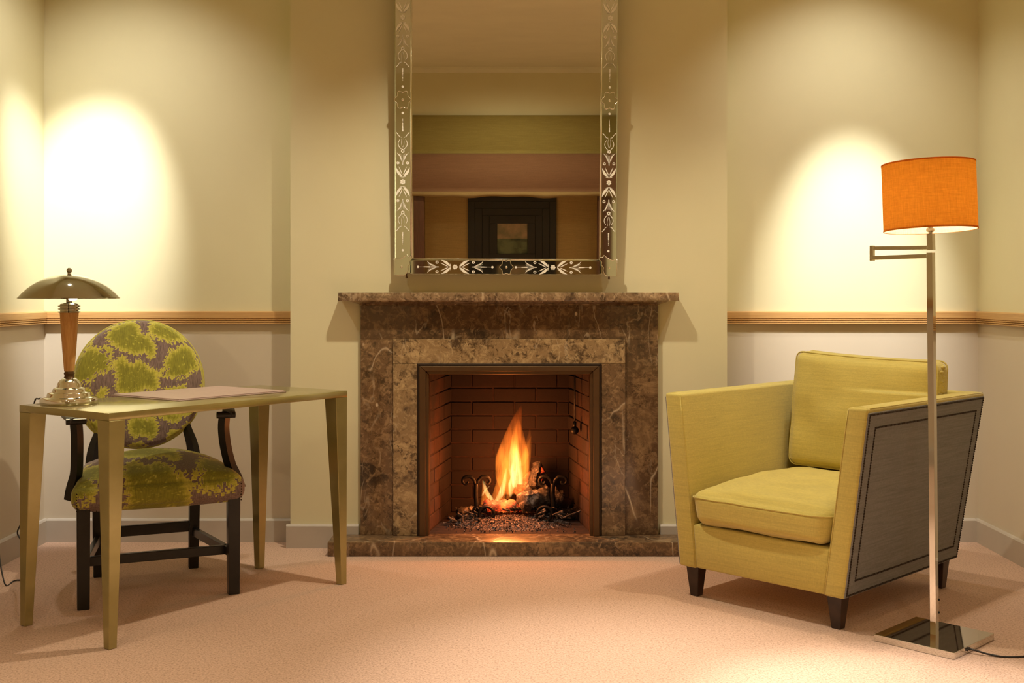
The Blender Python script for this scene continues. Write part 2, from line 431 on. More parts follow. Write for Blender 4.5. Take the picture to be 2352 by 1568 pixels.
box(bm, CL, FX0, YC, YB+.08, 0, CEIL); box(bm, FX1, CR, YC, YB+.08, 0, CEIL); box(bm, FX0, FX1, YC, YB+.08, FZ1, CEIL)
struct(finish('wall_chimney_breast', bm, M['breast']))
# skirting boards with an eased top edge
def skirting(name, a, b, side):
    """a,b: ends on wall line; side = inward normal"""
    a = Vector(a); b = Vector(b); n_ = Vector(side); h_ = .104; t = .016
    prof = [(0, 0), (t, 0), (t, h_-.008), (t-.005, h_-.001), (0, h_)]
    bm = bmesh.new(); prism(bm, prof, lambda p, q, s: tuple((a+(b-a)*s) + n_*p + Vector((0, 0, q))), 0, 1)
    return struct(finish(name, bm, M['skirt']))
skirting('baseboard_left', (XL, YBACK, 0), (XL, YB, 0), (1, 0, 0))
skirting('baseboard_right', (XR, YBACK, 0), (XR, YB, 0), (-1, 0, 0))
skirting('baseboard_back_left', (XL+.016, YB, 0), (CL, YB, 0), (0, -1, 0))
skirting('baseboard_back_right', (CR, YB, 0), (XR-.016, YB, 0), (0, -1, 0))
skirting('baseboard_center_left', (CL-.016, YC, 0), (-.672, YC, 0), (0, -1, 0))
skirting('baseboard_center_right', (.649, YC, 0), (CR+.016, YC, 0), (0, -1, 0))
# dado rails: flat fascia above three reeds
def rail(name, a, b, side, m):
    a = Vector(a); b = Vector(b); n_ = Vector(side)
    prof = [(0, 1.034), (.012, 1.034), (.020, 1.029), (.022, 1.003), (.018, 1.001)]
    z = 1.001
    for i in range(3):
        for k in range(1, 5):
            th = math.pi*k/5
            prof.append((.012+.010*math.sin(th), z-.0082*(1-math.cos(th))/2))
        z -= .0082; prof.append((.009, z))
    prof.append((0, z))
    bm = bmesh.new(); prism(bm, prof, lambda p, q, s: tuple((a+(b-a)*s) + n_*p + Vector((0, 0, q))), 0, 1)
    return struct(finish(name, bm, m))
rail('trim_1', (XL+.0, YB, 0), (CL, YB, 0), (0, -1, 0), M['rail_x'])
rail('trim_2', (XL, YBACK, 0), (XL, YB-.0, 0), (1, 0, 0), M['rail_y'])
rail('trim_3', (CR, YB, 0), (XR, YB, 0), (0, -1, 0), M['rail_x'])
rail('trim_4', (XR, YBACK, 0), (XR, YB, 0), (-1, 0, 0), M['rail_y'])

# the far end of the room, seen in the mirror
OL, OR_ = -1.05, 1.0; OZ = 2.30; YO = YBACK-.75
bm = bmesh.new()
box(bm, XL-.1, OL, YBACK-.1, YBACK, 0, CEIL); box(bm, OR_, XR+.1, YBACK-.1, YBACK, 0, CEIL); box(bm, OL, OR_, YBACK-.1, YBACK, OZ, CEIL)
struct(finish('wall_front', bm, M['breast']))
struct(boxobj('wall_alcove', XL-.1, XR+.1, YO-.1, YO, 0, CEIL, M['curtain']))
bm = bmesh.new(); box(bm, OL, OL+.11, YBACK-.12, YBACK+.02, 0, OZ, .004); box(bm, OR_-.09, OR_, YBACK-.12, YBACK+.02, 0, OZ, .004)
struct(finish('trim_5', bm, M['darkwood']))
bm = bmesh.new(); prism(bm, [(0, 0), (.05, 0), (.045, -.02), (.012, -.05), (0, -.055)], lambda p, q, s: (XL+(XR-XL)*s, YBACK+p, CEIL+q), 0, 1)
struct(finish('trim_6', bm, M['ceil']))

# ------------------------------------------------------------------ roman blind and picture behind the camera
bl = tag(empty('roman_blind', (0, YBACK+.05, 0)), 'half-lowered olive and rose-brown striped roman blind reflected in the mirror', 'blind')
def blindstrip(name, z0, z1, m, bulge, wob=0):
    bm = bmesh.new(); n_ = 40; k = 10; rows = []
    for i in range(n_+1):
        x = -1.12+2.24*i/n_; rows.append([])
        for j in range(k+1):
            t = j/k; z = z0+(z1-z0)*t
            if wob: z += (1-t)*wob*math.sin(i*.9)*.6+(1-t)*wob*math.sin(i*.37+1)
            rows[-1].append((x, .01+bulge*math.sin(math.pi*t), z))
    vs = [[bm.verts.new(p) for p in r] for r in rows]
    for i in range(n_):
        for j in range(k): bm.faces.new((vs[i][j], vs[i+1][j], vs[i+1][j+1], vs[i][j+1]))
    bmesh.ops.solidify(bm, geom=bm.faces[:], thickness=.006)
    return finish(name, bm, m, bl, True)
BLZ = [2.30, 1.90, 1.50, 1.44]
blindstrip('upper_fold', BLZ[1], BLZ[0], M['blind_olive'], .035)
blindstrip('lower_fold', BLZ[2], BLZ[1], M['blind_brown'], .045)
blindstrip('hem', BLZ[3], BLZ[2], M['blind_beige'], .03, .008)
pic = tag(empty('framed_picture', (.0, YO+.03, .965)), 'small abstract picture in a wide black stepped frame, reflected in the mirror', 'picture')
bm = bmesh.new()
for k, (a, b_, y) in enumerate(((.50, .42, .010), (.42, .34, .018), (.34, .26, .026), (.26, .17, .034))):
    for x0, x1, z0, z1 in ((-a, a, b_, a), (-a, a, -a, -b_), (-a, -b_, -b_, b_), (b_, a, -b_, b_)): box(bm, x0, x1, -.03, y, z0, z1, .002, 1)
finish('frame', bm, M['artframe'], pic)
boxobj('canvas', -.172, .172, -.02, .020, -.172, .172, M['art'], pic)
sd = tag(empty('ceiling_detector', (.07, 2.45, CEIL)), 'small square white ceiling detector reflected at the top of the mirror', 'detector')
boxobj('body', -.05, .05, -.05, .05, -.03, 0, M['plastic'], sd, .006)
for x in (-.022, .022): boxobj('slot', x-.012, x+.012, -.03, .0, -.034, -.028, M['darkhole'], sd)

# ------------------------------------------------------------------ fireplace
HZ = .061
fp = tag(empty('fireplace', (0, 0, 0)), 'brown veined marble fireplace with mantel shelf, raised hearth and bronze-framed brick opening', 'fireplace')
def px2x(px, Y): return (px-CX)*Y/F
def py2z(py, Y): return H-(py-HY)*Y/F
YH = 4.850
boxobj('hearth_slab', -.782, .762, YH, YC+.0, 0, HZ, M['marble_hearth'], fp, .004)
YS = 4.93; YO_ = 4.995; YI = 4.978
sx0, sx1 = px2x(776, YS), px2x(1560, YS); zt = py2z(671.5, YS); zb = py2z(691, YS); zbb = py2z(701, YO_)
# shelf: slab plus ogee under-mould on three sides
boxobj('mantel_shelf', sx0, sx1, YS, YC, zb, zt, M['marble_shelf'], fp, .003)
ox0, ox1 = px2x(828, YO_), px2x(1512, YO_)
bm = bmesh.new()
prof = []
for k in range(9):
    t = k/8; prof.append((t, .5-.5*math.cos(math.pi*t)))
n_ = len(prof)
e0 = .036; rows = []
for t, s in prof:
    out = e0*(1-s) ; z = zb - (zb-zbb)*t
    off = YO_ - .004 - (YO_-YS-.012)*(1-s)
    rows.append([(ox0-out, YC, z), (ox0-out, off, z), (ox1+out, off, z), (ox1+out, YC, z)])
V = [[bm.verts.new(p) for p in r] for r in rows]
for a, b_ in zip(V, V[1:]):
    for i in range(3): bm.faces.new((a[i], a[i+1], b_[i+1], b_[i]))
bm.faces.new(V[-1]); bm.faces.new(V[0])
finish('shelf_moulding', bm, M['marble_shelf'], fp, 40)
zf = py2z(779, YI)
boxobj('frieze', ox0, ox1, YO_, YC, zf, zbb, M['marble_dark'], fp, .0015, 1)
ix0, ix1 = px2x(903, YI), px2x(1436, YI); fx0, fx1 = px2x(958, YI), px2x(1382, YI); fz = py2z(835, YI)
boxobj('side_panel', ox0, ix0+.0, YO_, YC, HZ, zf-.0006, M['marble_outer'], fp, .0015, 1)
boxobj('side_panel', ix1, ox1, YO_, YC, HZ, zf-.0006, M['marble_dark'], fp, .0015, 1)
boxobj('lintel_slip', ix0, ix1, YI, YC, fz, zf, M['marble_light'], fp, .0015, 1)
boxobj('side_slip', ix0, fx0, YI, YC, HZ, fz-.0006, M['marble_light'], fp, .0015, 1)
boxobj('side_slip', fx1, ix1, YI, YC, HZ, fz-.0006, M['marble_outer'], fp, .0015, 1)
# metal frame with stepped section
def uframe(name, a0, a1, atop, b0, b1, btop, y0, y1, m, bev=.002):
    bm = bmesh.new()
    hexa(bm, [(a0, y0, HZ), (b0, y0, HZ), (b0, y1, HZ), (a0, y1, HZ), (a0, y0, atop), (b0, y0, btop), (b0, y1, btop), (a0, y1, atop)], bev, 1)
    hexa(bm, [(b1, y0, HZ), (a1, y0, HZ), (a1, y1, HZ), (b1, y1, HZ), (b1, y0, btop), (a1, y0, atop), (a1, y1, atop), (b1, y1, btop)], bev, 1)
    hexa(bm, [(b0, y0, btop), (b1, y0, btop), (b1, y1, btop), (b0, y1, btop), (a0, y0, atop), (a1, y0, atop), (a1, y1, atop), (a0, y1, atop)], bev, 1)
    return finish(name, bm, m, fp, 30)
s_ = 4.975/F
uframe('outer_metal_frame', fx0, fx1, fz, fx0+6*s_, fx1-6*s_, fz-6*s_, 4.974, YC, M['bronze_dark'])
uframe('metal_frame', fx0+5.5*s_, fx1-5.5*s_, fz-5.5*s_, fx0+20*s_, fx1-20*s_, fz-17*s_, 4.966, YC, M['bronze'])
uframe('inner_metal_frame', fx0+19*s_, fx1-19*s_, fz-16*s_, fx0+27*s_, fx1-27*s_, fz-25*s_, 4.980, YC+.02, M['bronze'])
# firebox
bx0, bx1 = fx0+24*s_, fx1-24*s_; Yf = YC+.0; YR = 5.50; rx0, rx1 = -.292, .272; TOPZ = fz-.02
fb = bmesh.new()
def quad(bm, *p): bm.faces.new([bm.verts.new(q) for q in p])
g = .004
hexa(fb, [(rx0-g, YR+g, HZ-.03), (rx1+g, YR+g, HZ-.03), (rx1+g, YR+.10, HZ-.03), (rx0-g, YR+.10, HZ-.03), (rx0-g, YR+g, 1.0), (rx1+g, YR+g, 1.0), (rx1+g, YR+.10, 1.0), (rx0-g, YR+.10, 1.0)])
Yf2 = YC+.004
hexa(fb, [(FX0, Yf2, HZ-.03), (bx0-g, Yf2, HZ-.03), (rx0-g, YR+.02, HZ-.03), (rx0-.06, YR+.02, HZ-.03), (FX0, Yf2, .797), (bx0-g, Yf2, .797), (rx0-g, YR+.02, .797), (rx0-.06, YR+.02, .797)])
hexa(fb, [(bx1+g, Yf2, HZ-.03), (FX1, Yf2, HZ-.03), (rx1+.06, YR+.02, HZ-.03), (rx1+g, YR+.02, HZ-.03), (bx1+g, Yf2, .797), (FX1, Yf2, .797), (rx1+.06, YR+.02, .797), (rx1+g, YR+.02, .797)])
box(fb, FX0+.001, FX1-.001, YC+.001, YR+.1, HZ-.05, HZ-.0005)
box(fb, FX0+.002, FX1-.002, YC+.004, YB+.09, .785, .799)
hexa(fb, [(FX0, YB+.09, .797), (FX1, YB+.09, .797), (FX1, YR+.1, 1.0), (FX0, YR+.1, 1.0), (FX0, YB+.09, .80), (FX1, YB+.09, .80), (FX1, YR+.1, 1.003), (FX0, YR+.1, 1.003)])
firebox = finish('firebox', fb, M['mortar'], fp)
BM_ = None
def brick(origin, along, nrm, w_, h_):
    """brick with face proud of mortar; mesh shared between equal sizes"""
    key = (round(w_, 3), round(h_, 3))
    if key not in brick.cache:
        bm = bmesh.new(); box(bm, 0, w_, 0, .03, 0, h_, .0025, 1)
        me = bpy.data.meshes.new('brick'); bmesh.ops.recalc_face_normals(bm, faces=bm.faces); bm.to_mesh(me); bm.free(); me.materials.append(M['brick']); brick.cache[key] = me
    o = bpy.data.objects.new('brick', brick.cache[key]); COL.objects.link(o); o.parent = firebox
    ang = math.atan2(along.y, along.x); o.location = origin; o.rotation_euler = (random.uniform(-.01, .01), 0, ang)
brick.cache = {}
def bricks(a, b, z0, z1, bw=.205, bh=.0605, mj=.006, depth=.013):
    a = Vector(a); b = Vector(b); L = (b-a).length; d = (b-a).normalized(); nr = Vector((d.y, -d.x, 0))
    z = z0; r = 0
    while z+bh < z1:
        x = 0 if r % 2 == 0 else -bw/2
        while x < L-.02:
            s = max(0, x); e = min(L, x+bw-mj)
            if e-s > .03:
                p = a+d*s + nr*(-.012 + depth + random.uniform(-.002, .002)); p.z = z
                brick(p, d, nr, e-s, bh)
            x += bw
        z += bh+mj; r += 1
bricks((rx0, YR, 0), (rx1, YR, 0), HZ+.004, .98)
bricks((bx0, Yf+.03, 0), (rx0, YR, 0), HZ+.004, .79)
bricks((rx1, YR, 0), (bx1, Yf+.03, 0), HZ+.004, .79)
# damper pull
dp = bmesh.new(); pt = P(1320, 988, 5.22); tube(dp, [pt, pt+Vector((0, 0, .45))], .004, 8)
dr = finish('damper_rod', dp, M['iron'], fp, True)
dp = bmesh.new(); sphere(dp, pt, .019, 14, 10); tube(dp, [pt+Vector((0, 0, .014)), pt+Vector((0, 0, .04))], .008, 10)
finish('damper_knob', dp, M['iron'], fp, True)

# ------------------------------------------------------------------ fire grate with ram's-horn finials
YG = 5.24
gr = tag(empty('fire_grate', (0, 0, HZ)), 'black wrought iron fire grate with curled horn finials and twisted bar inside the fireplace', 'fire grate')
def G(px, py, Y=YG): v = P(px, py, Y); return Vector((v.x, v.y, v.z-HZ))
def spiral(c, r0, r1, a0, a1, n=18):
    return [Vector((c.x+(r0+(r1-r0)*i/n)*math.cos(a0+(a1-a0)*i/n), c.y, c.z+(r0+(r1-r0)*i/n)*math.sin(a0+(a1-a0)*i/n))) for i in range(n+1)]
for cx_, mir in ((1094, 1), (1270, 1)):
    bm = bmesh.new()
    tube(bm, smoothpts([G(cx_, 1182), G(cx_+1, 1160), G(cx_-1, 1135), G(cx_, 1110)], 4), [.011]*13, 8)
    finish('post', bm, M['iron'], gr, True)
    for s in (-1, 1):
        c = G(cx_+s*20, 1108); c.z -= .0
        start = G(cx_, 1116)
        pts = [start, G(cx_+s*5, 1102), G(cx_+s*13, 1094)] + spiral(G(cx_+s*23, 1105), .021, .008, math.pi/2, math.pi/2 - s*math.pi*1.55, 14)
        bm = bmesh.new(); tube(bm, pts, [.0085-.004*i/len(pts) for i in range(len(pts))], 8)
        finish('horn', bm, M['iron'], gr, True)
    # ring foot
    rc = 1117 if cx_ < 1200 else 1250
    c = G(rc, 1181, YG-.05)
    bm = bmesh.new(); pts = spiral(c, .036, .030, 0, 2*math.pi, 28)[:-1]; tube(bm, pts, .0075, 8, closed=True)
    finish('ring_foot', bm, M['iron'], gr, True)
    bm = bmesh.new(); tube(bm, [G(rc, 1172, YG-.05), G(cx_, 1172, YG), Vector((G(cx_, 1172).x, YG+.2, G(cx_, 1172).z)), Vector((G(cx_, 1172).x, YG+.2, .0))], .009, 8)
    finish('cradle_bar', bm, M['iron'], gr, True)
bm = bmesh.new()   # rope-twisted front bar
a, b_ = G(1090, 1168, YG-.02), G(1275, 1168, YG-.02)
for ph in (0, math.pi):
    pts = []
    for i in range(121):
        t = i/120; p = a.lerp(b_, t); an = ph+t*2*math.pi*11
        pts.append(p+Vector((0, .0045*math.cos(an), .0045*math.sin(an))))
    tube(bm, pts, .0052, 6)
finish('twisted_bar', bm, M['iron'], gr, True)

# ------------------------------------------------------------------ logs, ash, fire
def log(name, a, b, r, m, label, seed, cat='log', jag=.25):
    a = Vector(a); b = Vector(b); rr = random.Random(seed); n_ = 14; seg = 14; bm = bmesh.new(); d = (b-a); L = d.length; t = d.normalized()
    up = Vector((0, 0, 1)) if abs(t.z) < .9 else Vector((1, 0, 0)); n1 = (up-t*up.dot(t)).normalized(); n2 = t.cross(n1)
    lob = [rr.uniform(1-jag, 1+jag) for _ in range(seg)]; rings = []
    for i in range(n_+1):
        c = a.lerp(b, i/n_)+n1*rr.uniform(-1, 1)*r*.12+n2*rr.uniform(-1, 1)*r*.12-a
        k = (.75 if i in (0, n_) else 1)*rr.uniform(.88, 1.1)
        rings.append([bm.verts.new(c+(n1*math.cos(2*math.pi*j/seg)+n2*math.sin(2*math.pi*j/seg))*r*k*lob[j]*rr.uniform(.84, 1.16)) for j in range(seg)])
    for p, q in zip(rings, rings[1:]):
        for j in range(seg): bm.faces.new((p[j], p[(j+1) % seg], q[(j+1) % seg], q[j]))
    bm.faces.new(rings[0]); bm.faces.new(rings[-1])
    o = finish(name, bm, m, None, 50, a); return tag(o, label, cat)
log('charred_log', P(1195, 1152, 5.20), P(1262, 1138, 5.30), .042, M['char'], 'thick grey ash-covered log lying on the grate right of the flames', 1)
log('charred_log', P(1208, 1115, 5.34), P(1290, 1150, 5.36), .038, M['char'], 'black charred log behind the grey ashy log, right end low', 2)
log('charred_log', P(1180, 1128, 5.38), P(1248, 1078, 5.36), .032, M['ember'], 'charred log leaning up to the right with glowing cracks, behind the flame', 3)
log('charred_log', P(1222, 1118, 5.30), P(1236, 1062, 5.36), .024, M['char'], 'short split log standing upright at the top of the fire pile', 4)
log('glowing_log', P(1110, 1160, 5.22), P(1205, 1162, 5.26), .026, M['ember'], 'red glowing log lying low behind the twisted bar', 5)
log('charred_log', P(1050, 1180, 5.32), P(1120, 1172, 5.40), .026, M['char'], 'charred log end lying low at the left side of the grate', 6)
log('charred_log', P(1262, 1176, 5.28), P(1325, 1186, 5.36), .024, M['char'], 'thin charred stick lying low at the right of the grate', 7)
# twigs and splinters
bm = bmesh.new(); rr = random.Random(3)
for i in range(150):
    x = rr.uniform(-.27, .29); y = rr.uniform(5.16, 5.42)
    if -.06 < x < .1 and rr.random() < .75: continue
    if i % 3 == 0:
        s_q = rr.uniform(.007, .016); mt = Matrix.Translation((x, y, HZ+.018+.03*math.exp(-((x-.02)/.2)**2))) @ mathutils.Euler((rr.random()*3, rr.random()*3, rr.random()*3)).to_matrix().to_4x4() @ Matrix.Diagonal((s_q, s_q*.7, s_q*.6, 1))
        bmesh.ops.create_icosphere(bm, subdivisions=1, radius=1.3, matrix=mt); continue
    a = rr.uniform(0, 6.3); L = rr.uniform(.02, .07); z = HZ+.012+.04*math.exp(-((x-.02)/.2)**2)+rr.uniform(0, .02)
    tube(bm, [(x, y, z), (x+L*math.cos(a), y+L*math.sin(a)*.4, z+rr.uniform(-.01, .025))], rr.uniform(.002, .006), 5)
o = tag(finish('charcoal_splinters', bm, M['char']), 'black charcoal splinters and twigs strewn over the ash under the grate', 'charcoal'); o['kind'] = 'stuff'
# ash bed: mound plus flakes
bm = bmesh.new(); nx, ny = 90, 50; vs = []
import mathutils
for i in range(nx+1):
    row = []
    for j in range(ny+1):
        x = -.305+.60*i/nx; y = 5.06+.40*j/ny
        r2 = ((x+.01)/.25)**2+((y-5.26)/.17)**2
        h_ = max(0, 1-r2)**.7*.042
        h_ += (mathutils.noise.noise((x*60, y*60, 0))*.007+mathutils.noise.noise((x*140, y*140, 3))*.005)*(1 if r2 < 1.15 else 0)*min(1, max(0, (1.3-r2)*2))
        row.append(bm.verts.new((x, y, HZ+.0008+max(0, h_))))
    vs.append(row)
for i in range(nx):
    for j in range(ny): bm.faces.new((vs[i][j], vs[i+1][j], vs[i+1][j+1], vs[i][j+1]))
# skirt and flakes
dele = [f for f in bm.faces if all(v.co.z < HZ+.0012 for v in f.verts)]
bmesh.ops.delete(bm, geom=dele, context='FACES')
for i in range(900):
    x = rr.gauss(-.01, .13); y = rr.gauss(5.17, .06)
    if not (-.30 < x < .28 and 5.04 < y < 5.42): continue
    r2 = ((x+.01)/.25)**2+((y-5.26)/.17)**2; z = HZ+max(0, 1-r2)**.7*.042+.003
    s = rr.uniform(.002, .0065); mt = Matrix.Translation((x, y, z)) @ mathutils.Euler((rr.random()*3, rr.random()*3, rr.random()*3)).to_matrix().to_4x4() @ Matrix.Diagonal((s, s*rr.uniform(.4, 1), s*.4, 1))
    bmesh.ops.create_cube(bm, size=1.4, matrix=mt)
o = tag(finish('ash_bed', bm, M['ash']), 'low mound of grey-pink ash flakes on the hearth beneath the grate', 'ash'); o['kind'] = 'stuff'

def flamemat(name, z0, z1, stops, dens, noise_scale):
    m = bpy.data.materials.new(name); m.use_nodes = True; nt = m.node_tree; nt.nodes.remove(nt.nodes['Principled BSDF'])
    out = nt.nodes['Material Output']; em = N(nt, 'ShaderNodeEmission')
    g = N(nt, 'ShaderNodeNewGeometry'); s = N(nt, 'ShaderNodeSeparateXYZ'); nt.links.new(g.outputs['Position'], s.inputs[0])
    mr = N(nt, 'ShaderNodeMapRange'); mr.inputs[1].default_value = z0; mr.inputs[2].default_value = z1; nt.links.new(s.outputs['Z'], mr.inputs[0])
    mp = N(nt, 'ShaderNodeMapping'); mp.inputs['Scale'].default_value = (noise_scale, noise_scale, noise_scale*.16); nt.links.new(g.outputs['Position'], mp.inputs[0])
    n_ = noise(nt, mp.outputs[0], 1, 3, .6, .6)
    fac = math_(nt, 'ADD', mr.outputs[0], math_(nt, 'MULTIPLY', math_(nt, 'SUBTRACT', n_, .5), .35))
    nt.links.new(ramp(nt, fac, stops), em.inputs[0])
    k = math_(nt, 'MULTIPLY', ramp(nt, n_, [(.34, (.12, .12, .12)), (.60, (1, 1, 1))]), dens)
    fade = ramp(nt, mr.outputs[0], [(0, (.9, .9, .9)), (.5, (1, 1, 1)), (1, (.18, .18, .18))])
    nt.links.new(math_(nt, 'MULTIPLY', k, fade), em.inputs[1])
    nt.links.new(em.outputs[0], out.inputs['Volume']); return m
zb_ = HZ+.05
M['flame_out'] = flamemat('orange_flame', zb_, .62, [(0, (1, .20, .02)), (.45, (1, .24, .025)), (1, (.85, .09, .006))], 34, 55)
M['flame_core'] = flamemat('yellow_flame_core', zb_, .52, [(0, (1, .55, .16)), (.45, (1, .62, .20)), (.8, (1, .34, .04)), (1, (1, .2, .02))], 95, 70)
fire = tag(empty('fire', (0, 0, 0)), 'tall orange and yellow flames rising from the glowing logs in the fireplace', 'fire')
def flame(pts, rads, m, Y, flat=.55, name='flame'):
    P3 = smoothpts([P(x, y, Y) for x, y in pts], 6); n_ = len(P3); m_ = len(rads); rr_ = []
    for i in range(n_):
        t = i/(n_-1)*(m_-1); k = min(int(t), m_-2); rr_.append((rads[k]+(rads[k+1]-rads[k])*(t-k))*5.2/F)
    bm = bmesh.new(); seg = 14; rings = []
    for i, p in enumerate(P3):
        r = max(rr_[i], .0006); rings.append([bm.verts.new((p.x+r*math.cos(2*math.pi*k/seg), p.y+r*flat*math.sin(2*math.pi*k/seg), p.z)) for k in range(seg)])
    for a, b in zip(rings, rings[1:]):
        for k in range(seg): bm.faces.new((a[k], a[(k+1) % seg], b[(k+1) % seg], b[k]))
    bm.faces.new(rings[0]); bm.faces.new(rings[-1])
    return finish(name, bm, m, fire, True)
FY = 5.28
flame([(1170, 1135), (1166, 1100), (1168, 1050), (1178, 1000), (1188, 960), (1198, 930)], [14, 28, 31, 21, 11, 1], M['flame_out'], FY)
flame([(1196, 1128), (1200, 1090), (1196, 1040), (1192, 990), (1190, 962)], [9, 17, 19, 10, 1], M['flame_out'], FY+.03)
flame([(1200, 1098), (1206, 1060), (1213, 1020), (1217, 985)], [10, 13, 8, 1], M['flame_out'], FY+.02)
flame([(1195, 1070), (1207, 1045), (1214, 1018), (1221, 1000)], [8, 9, 4, .5], M['flame_out'], FY-.02)
flame([(1142, 1150), (1152, 1120), (1160, 1080), (1166, 1030)], [16, 17, 13, 2], M['flame_out'], FY-.02)
flame([(1120, 1158), (1117, 1140), (1113, 1120), (1108, 1102)], [17, 12, 6, 1], M['flame_out'], FY-.03)
flame([(1182, 1118), (1180, 1080), (1181, 1040), (1183, 1000), (1186, 968)], [5, 12, 12, 7, 1], M['flame_core'], FY-.01)
flame([(1194, 1112), (1193, 1085), (1189, 1050), (1186, 1020)], [7, 8, 7, 1], M['flame_core'], FY-.01)
flame([(1140, 1152), (1150, 1135), (1157, 1112), (1163, 1075)], [6, 8, 6, 1], M['flame_core'], FY-.04)
flame([(1132, 1150), (1124, 1140), (1116, 1126), (1110, 1104)], [5, 7, 5, 2], M['flame_core'], FY-.05)
flame([(1108, 1138), (1112, 1130), (1118, 1122), (1124, 1116)], [2, 3, 3, 1], M['flame_core'], FY-.05)
flame([(1172, 1140), (1176, 1110), (1182, 1080)], [3, 9, 3], M['flame_core'], FY)
flame([(1166, 1145), (1172, 1125), (1172, 1100)], [6, 7, 1], M['flame_out'], FY-.04)
def plight(loc, e, col, r):
    d = bpy.data.lights.new('fire_glow', 'POINT'); d.energy = e; d.color = col; d.shadow_soft_size = r
    o = bpy.data.objects.new('fire_glow', d); COL.objects.link(o); o.location = loc; return o
plight(P(1185, 1060, 5.20), 9, (1, .30, .07), .05)
plight(P(1150, 1120, 5.17), 4, (1, .25, .05), .04)

# ------------------------------------------------------------------ venetian mirror
MW = .959; MH = 1.50; SW = .069; DP = .028
mb = P(1161, 630, 4.962)
vm_ = tag(empty('venetian_mirror', (mb.x, 4.988, mb.z), 0, R(2.7), R(.25)), 'tall rectangular mirror with engraved floral glass border hanging above the mantel', 'mirror')
hw = MW/2
boxobj('backing_board', -hw+.006, hw-.006, -.006, .012, .006, MH-.006, M['darkwood'], vm_)
def slab(name, x0, x1, z0, z1, m, y=-.016, bev=.004, tilt=None):
    bm = bmesh.new(); box(bm, x0, x1, y, y+.008, z0, z1, bev, 1)
    if tilt:
        for v in bm.verts:
            if v.co.y < y+.004: v.co.y += tilt[0]*(v.co.x-(x0+x1)/2)+tilt[1]*(v.co.z-(z0+z1)/2)
    return finish(name, bm, m, vm_)
slab('mirror_glass', -hw+SW-.004, hw-SW+.004, SW-.004, MH-SW+.004, M['mirror'])
slab('border_strip', -hw, -hw+SW, .004, MH-.004, M['mirror_strip'], -.024, .003, (-.014, 0))
slab('border_strip', hw-SW, hw, .004, MH-.004, M['mirror_strip'], -.024, .003, (-.004, 0))
slab('border_strip', -hw+SW, hw-SW, 0, SW-.006, M['mirror_strip'], -.024, .003, (0, .03))
slab('border_strip', -hw+SW, hw-SW, MH-SW+.006, MH, M['mirror_strip'], -.024, .003, (0, -.03))
for x0 in (-hw+SW-.002, hw-SW-.004):
    bm = bmesh.new(); tube(bm, [(x0+.003, -.022, SW), (x0+.003, -.022, MH-SW)], .0042, 8); finish('bead', bm, M['bead'], vm_, True)
for z0 in (SW-.003, MH-SW+.003):
    bm = bmesh.new(); tube(bm, [(-hw+SW, -.020, z0), (hw-SW, -.020, z0)], .0030, 8); finish('bead', bm, M['bead'], vm_, True)
